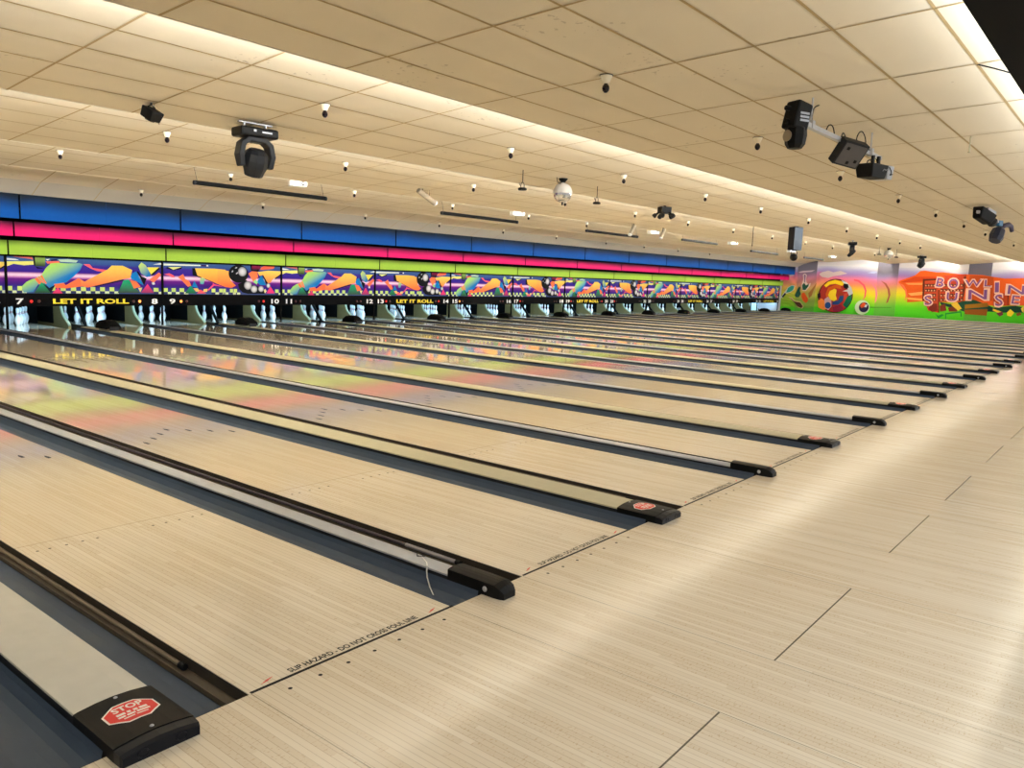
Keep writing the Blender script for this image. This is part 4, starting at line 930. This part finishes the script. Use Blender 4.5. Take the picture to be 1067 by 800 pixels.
cable(mb, [(.35,0,3.02),(.40,.02,3.12),(.52,.05,3.20),(.66,.05,3.245)])
cable(mb, [(.75,.0,3.01),(.82,0,3.09),(.95,0,3.10),(1.02,0,3.02)])
cable(mb, [(1.22,0,3.02),(1.28,0,3.10),(1.40,0,3.03)])
cable(mb, [(1.72,.0,3.02),(1.75,0,3.14),(1.90,0,3.21),(2.06,0,3.15),(2.08,0,3.05),(1.95,0,3.0)])
cable(mb, [(2.2,0,3.05),(2.45,.02,3.06),(2.62,.02,3.0),(2.66,.0,2.9)])
mb.obj('cables', M_SATIN, t)
# left: a bulky scanner standing on end beside the bar
t = thing('scanner_light', 'bulky black scanner light clamped at the left end of the near lighting bar', 'stage light', (7.11,.26,2.92), -.45)
mb = MB(); rot_box(mb, (0,0,.07), .17,.16,.24, Matrix.Rotation(.22,3,'Y')); bevel(mb.obj('upper_housing', M_SATIN, t), .02)
mb = MB(); mb.lathe([(.001,-.2),(.06,-.2),(.085,-.165),(.095,-.09),(.09,-.03),(.06,-.01),(.001,-.01)], 8, smooth=False); lo = mb.obj('lamp_head', M_SATIN, t)
mb = MB(); mb.lathe([(.001,0),(.045,0),(.05,.012),(.001,.014)], 14, origin=(-.088,0,-.10), axis=(-1,0,0)); mb.obj('lens', M_GREYTUBE, lo)
mb = MB()
for q in (.02,.05,.08): mb.box(-.04,.06,-.083,-.0805,q,q+.018)
mb.obj('label_strips', M_STEEL, t)
for q in (.02,.13):
    mb = MB(); mb.lathe([(.001,0),(.022,0),(.022,.045),(.001,.048)], 10, origin=(-.09,0,q), axis=(-1,0,0)); mb.obj('knob', M_SATIN, t)
# middle: flat box tilted under the bar
t = thing('effect_light', 'flat square black light tilted under the middle of the near lighting bar', 'stage light', (8.57,.26,2.97), -.5)
R = Vector((0,0,-1)).rotation_difference(Vector((-.15,-.85,-.62))).to_matrix()
mb = MB(); rot_box(mb, (0,-.03,-.085), .30,.26,.10, R); bevel(mb.obj('housing', M_CHAR, t), .008)
mb = MB(); rot_box(mb, Vector((0,-.03,-.085))+R@Vector((0,0,-.053)), .26,.22,.004, R); mb.obj('front_plate', plain('grey_plate', (78,74,74), .5), t)
mb = MB(); mb.box(-.03,.03,-.03,.03,-.06,0); mb.obj('clamp', M_SATIN, t)
mb = MB()
for q, r in ((-.08,-.06),(.08,.05),(0,.08)): rot_box(mb, Vector((0,-.03,-.085))+R@Vector((q,r,-.058)), .03,.03,.008, R)
mb.obj('knobs', M_SATIN, t)
# right: box hanging by two straps, silver front
t = thing('projector_light', 'black box light with silver front, hung from the right end of the near lighting bar', 'stage light', (9.62,.28,2.83), -.25)
mb = MB(); rot_box(mb, (-.03,0,0), .34,.22,.15, None, 0, .82); bevel(mb.obj('housing', M_SATIN, t), .012)
mb = MB(); rot_box(mb, (.205,0,.004), .13,.205,.148, None, 0, .84); bevel(mb.obj('silver_front', M_ALU, t), .008)
for q in (-.02,.10):
    mb = MB(); mb.box(q-.02,q+.02,-.012,.012,.075,.18); mb.obj('strap', M_SATIN, t)
mb = MB(); cable(mb, [(-.14,0,.07),(-.12,0,.12),(-.03,0,.12),(.0,0,.075)]); cable(mb, [(.14,-.11,.06),(.2,-.115,.0),(.15,-.115,-.03),(.24,-.1,-.01)]); mb.obj('cable_loop', M_SATIN, t)
mb = MB()       # silver squiggle on the side
cable(mb, [(.00,-.1175,.0),(.03,-.118,.03),(.06,-.118,.01),(.09,-.118,.03),(.12,-.118,.02)], .004); mb.obj('silver_swash', M_STEEL, t)

# farther bar at the right edge
t = thing('lighting_bar', 'short silver lighting bar at the right edge of the photo', 'lighting bar', (17.6,.5,0))
mb = MB(); mb.loft([[p+Vector((0,a,b)) for a, b in ((-.025,-.025),(.025,-.025),(.025,.025),(-.025,.025))] for p in (Vector((0,0,3.08)), Vector((2.6,0,3.08)))], 0); mb.obj('bar', M_ALU, t)
for u in (.5, 1.7):
    mb = MB(); mb.tube([(u,0,3.1),(u,0,ceil_z(.5)-.0005)], .008, 8); mb.obj('hanging_rod', M_ALU, t)
mb = MB(); cable(mb, [(1.2,0,3.1),(1.25,0,3.25),(1.5,0,3.26),(1.6,0,3.12)]); cable(mb, [(1.8,0,3.08),(2.0,0,3.14),(2.3,.05,3.23)]); cable(mb, [(2.4,0,3.1),(2.9,0,3.11),(3.0,0,3.0)]); mb.obj('cables', M_CHAR, t)
t = thing('scanner_light', 'bulky black scanner light at the left end of the far right lighting bar', 'stage light', (17.95,.42,2.99), -.5)
mb = MB(); rot_box(mb, (-.05,0,.03), .46,.24,.22, Matrix.Rotation(.35,3,'Y'), 0, .75); bevel(mb.obj('housing', M_SATIN, t), .03)
mb = MB(); mb.lathe([(.001,0),(.08,0),(.10,.10),(.07,.16),(.001,.16)], 8, origin=(.12,0,-.02), axis=(.8,-.1,-.5), smooth=False); mb.obj('lamp_head', M_CHAR, t)
mb = MB(); rot_box(mb, (.08,-.03,.13), .24,.10,.05, Matrix.Rotation(.3,3,'Y')); mb.obj('white_label_plate', M_ALU, t)
mb = MB(); mb.box(.06,.12,-.02,.02,.09,.14); mb.obj('clamp', M_STEEL, t)
t = thing('tilted_light', 'dark blue grey light tilted below the right end of the far right lighting bar', 'stage light', (20.25,.46,2.95), -.35)
mb = MB(); mb.lathe([(.001,-.17),(.12,-.17),(.15,-.06),(.13,.10),(.08,.15),(.001,.15)], 8, origin=(-.1,0,-.13), axis=(.45,0,.8), smooth=False); h = mb.obj('lamp_head', plain('blue_grey_metal', (48,54,76), .4), t)
mb = MB(); mb.tube([(-.05,0,-.05),(.12,0,.06),(.30,0,.10),(.42,0,.06),(.47,0,-.04)], [.05,.055,.055,.05,.04], 8); mb.obj('yoke', plain('violet_metal', (66,62,90), .4), t)
mb = MB(); rot_box(mb, (-.10,0,.10), .16,.12,.12); bevel(mb.obj('blue_clamp', M_BLUE, t), .015)

# ---- row of slim black bars hung before the masking
BX = [(7.93,10.90),(14.46,17.44),(20.9,24.0),(27.3,30.3),(33.8,36.9),(40.5,43.4)]
for i, (xa, xb) in enumerate(BX):
    y = 11.65; z = 3.015 if i != 3 else 3.12
    t = thing('hanging_bar', 'slim black bar hung below the ceiling, %s of six' % (ORD[i] + ('' if i == 0 else ' from left')), 'hanging bar', ((xa+xb)/2, y, z), group='slim hanging bars')
    h = (xb-xa)/2
    mb = MB(); mb.tube([(-h,0,0),(h,0,0)], .038, 12); mb.box(-h,h,-.045,.045,.018,.040); mb.obj('housing', M_BLACK if i < 3 else M_SATIN, t)
    for s in (-1, 1):
        mb = MB(); mb.lathe([(.001,-.01),(.043,-.01),(.043,.02),(.001,.02)], 12, origin=(s*h,0,0), axis=(s,0,0)); mb.obj('end_cap', M_CHAR, t)
        mb = MB(); mb.tube([(s*(h-.05),0,.03),(s*(h-.05)-.06,0,ceil_z(y)-z-.0005)], .004, 6); mb.obj('hanging_wire', M_CHAR, t)
# ---- white projectors
PX = [(10.0,11.38),(17.1,11.38),(24.6,11.38),(31.2,11.38),(37.9,11.38),(44.0,11.38)]
for i, (x, y) in enumerate(PX):
    zc = ceil_z(y)
    t = thing('projector', 'white ceiling projector by the slim bars, %s of six' % (ORD[i] + ('' if i == 0 else ' from left')), 'projector', (x, y, zc), -.5, 'white projectors')
    mb = MB(); mb.box(-.17,.17,-.13,.13,-.165,-.055); bevel(mb.obj('housing', M_WHITE, t), .022, 3)
    mb = MB(); mb.lathe([(.001,0),(.042,0),(.042,.012),(.030,.014),(.028,.006),(.001,.004)], 14, origin=(.09,-.13,-.11), axis=(0,-1,0)); mb.obj('lens', M_LENS, t)
    mb = MB(); mb.box(-.15,-.06,-.1325,-.130,-.14,-.09); mb.obj('vent', M_STEEL, t)
    mb = MB(); mb.tube([(0,0,-.058),(0,0,-.0005)], .022, 10); mb.box(-.05,.05,-.05,.05,-.062,-.05); mb.obj('ceiling_mount', M_CHAR, t)
# ---- grey tubular fixtures hanging at a slant
for P0_, P1_, lab in (((11.2,9.15,3.125),(11.66,9.15,2.925),'grey tubular fixture hanging at a slant, left of the second slim bar'),
                      ((20.05,9.45,3.095),(19.83,9.45,2.83),'grey slanted fixture above the third slim bar'),
                      ((21.8,9.45,3.105),(21.63,9.45,2.84),'grey slanted fixture just right of the third slim bar')):
    P0_, P1_ = Vector(P0_), Vector(P1_); c = (P0_+P1_)/2
    t = thing('tube_fixture', lab, 'light fixture', c, group='grey slanted fixtures')
    a, b = P0_-c, P1_-c; d = (b-a).normalized()
    mb = MB(); mb.tube([a, b], .052, 10); mb.obj('housing', M_GREYTUBE, t)
    mb = MB(); mb.lathe([(.001,0),(.056,0),(.056,.03),(.03,.035),(.001,.03)], 12, origin=b, axis=d); mb.obj('end_ring', M_WHITE, t)
    mb = MB(); m_ = a*.5; mb.tube([m_, (m_.x, m_.y, ceil_z(c.y+m_.y)-c.z-.0005)], .008, 6); mb.tube([b*.3, (b.x*.3+.02, b.y*.3, ceil_z(c.y)-c.z-.0005)], .006, 6); mb.obj('hanging_wire', M_CHAR, t)
# ---- bare rods and a loose wire
mb = MB(); mb.tube([(0,0,-.0005),(0,0,-.17)], .008, 8); mb.lathe([(.001,-.18),(.013,-.18),(.013,-.165),(.001,-.16)], 8)
tag(mb.obj('hanging_rod', M_CREAM2, loc=(10.45,-.51,ceil_z(-.51))), 'short bare cream rod hanging from the nearest ceiling section at upper right', 'rod')
mb = MB(); mb.tube([(0,0,-.0005),(0,0,-.52)], .010, 8); mb.lathe([(.001,-.53),(.016,-.53),(.016,-.515),(.001,-.51)], 8)
tag(mb.obj('hanging_rod', M_CHAR, loc=(21.18,6.40,ceil_z(6.40))), 'bare dark rod hanging left of the tall speaker', 'rod')
mb = MB(); z0 = ceil_z(-1.05); cable(mb, [(7.35,-1.05,z0-.002),(7.40,-1.2,z0-.05),(7.45,-1.33,z0-.10),(7.5,-1.42,z0-.06)], .006)
tag(mb.obj('loose_wire', M_CHAR), 'loose dark wire hanging beside the black soffit at upper right', 'wire')

# ================================================================ light
def area(name, loc, sx, sy, energy, aim, color=(1,1,1), spread=None):
    l = bpy.data.lights.new(name, 'AREA'); l.shape = 'RECTANGLE'; l.size = sx; l.size_y = sy; l.energy = energy; l.color = color
    if spread: l.spread = spread
    o = bpy.data.objects.new(name, l); COL.objects.link(o); o.location = loc
    o.rotation_euler = Vector(aim).to_track_quat('-Z', 'Y').to_euler()
    return o
CW = (.93, .97, 1.0)
def tube_row(name, y, z, energy):
    o = area(name, ((XW-8)/2, y, z), XW+8, .10, energy, (0,.5,.86), CW)
    # long side along X
    d = Vector((0,.5,.86)).normalized(); xax = Vector((1,0,0)); zax = -d; yax = zax.cross(xax)
    o.rotation_euler = Matrix((xax, yax, zax)).transposed().to_euler()
E_COVE = 1500
for n, (y, z, k) in enumerate(((-1.44,3.12,.25),(2.95,3.21,1.2),(6.51,3.20,1.25),(10.10,3.23,1.3))): tube_row('cove_tubes', y, z, E_COVE*k)
def down(name, x, y, z, sx, sy, energy, color=CW):
    l = bpy.data.lights.new(name, 'AREA'); l.shape = 'RECTANGLE'; l.size = sx; l.size_y = sy; l.energy = energy; l.color = color
    o = bpy.data.objects.new(name, l); COL.objects.link(o); o.location = (x, y, z)
for y in (-4.0, -7.5): down('concourse_fill', 20, y, 2.88, 50, .5, 900)  # unseen fill lights added behind the camera to brighten approach and lanes
o = area('pin_deck_lamps', (28.5, 16.66, .75), 44, .06, 680, (0,1,-.35), (.42,.74,1.0))
d = Vector((0,1,-.35)).normalized(); xax = Vector((1,0,0)); zax = -d; yax = zax.cross(xax)
o.rotation_euler = Matrix((xax, yax, zax)).transposed().to_euler()
W = bpy.data.worlds.new('World'); SC.world = W; W.use_nodes = True
W.node_tree.nodes['Background'].inputs[0].default_value = (1,.95,.88,1); W.node_tree.nodes['Background'].inputs[1].default_value = .02

# ================================================================ camera
cam = bpy.data.cameras.new('Camera'); co = bpy.data.objects.new('Camera', cam); COL.objects.link(co)
cam.sensor_fit = 'HORIZONTAL'; cam.sensor_width = 36; cam.lens = 827.40*36/1067; cam.clip_start = .05; cam.clip_end = 200
yaw, pitch, roll = map(math.radians, CAM)
fw = Vector((math.sin(yaw)*math.cos(pitch), math.cos(yaw)*math.cos(pitch), math.sin(pitch)))
rt = Vector((math.cos(yaw), -math.sin(yaw), 0)); up = rt.cross(fw)
c, s = math.cos(roll), math.sin(roll)
r2 = c*rt + s*up; u2 = -s*rt + c*up
co.matrix_world = Matrix.Translation((0, EYE_Y, 1.5152)) @ Matrix((r2, u2, -fw)).transposed().to_4x4()
SC.camera = co
SC.view_settings.view_transform = 'Standard'; SC.view_settings.look = 'None'; SC.view_settings.gamma = 1
SC.view_settings.use_curve_mapping = False
SC.view_settings.exposure = 0.2
SC.cycles.max_bounces = 14; SC.cycles.diffuse_bounces = 8
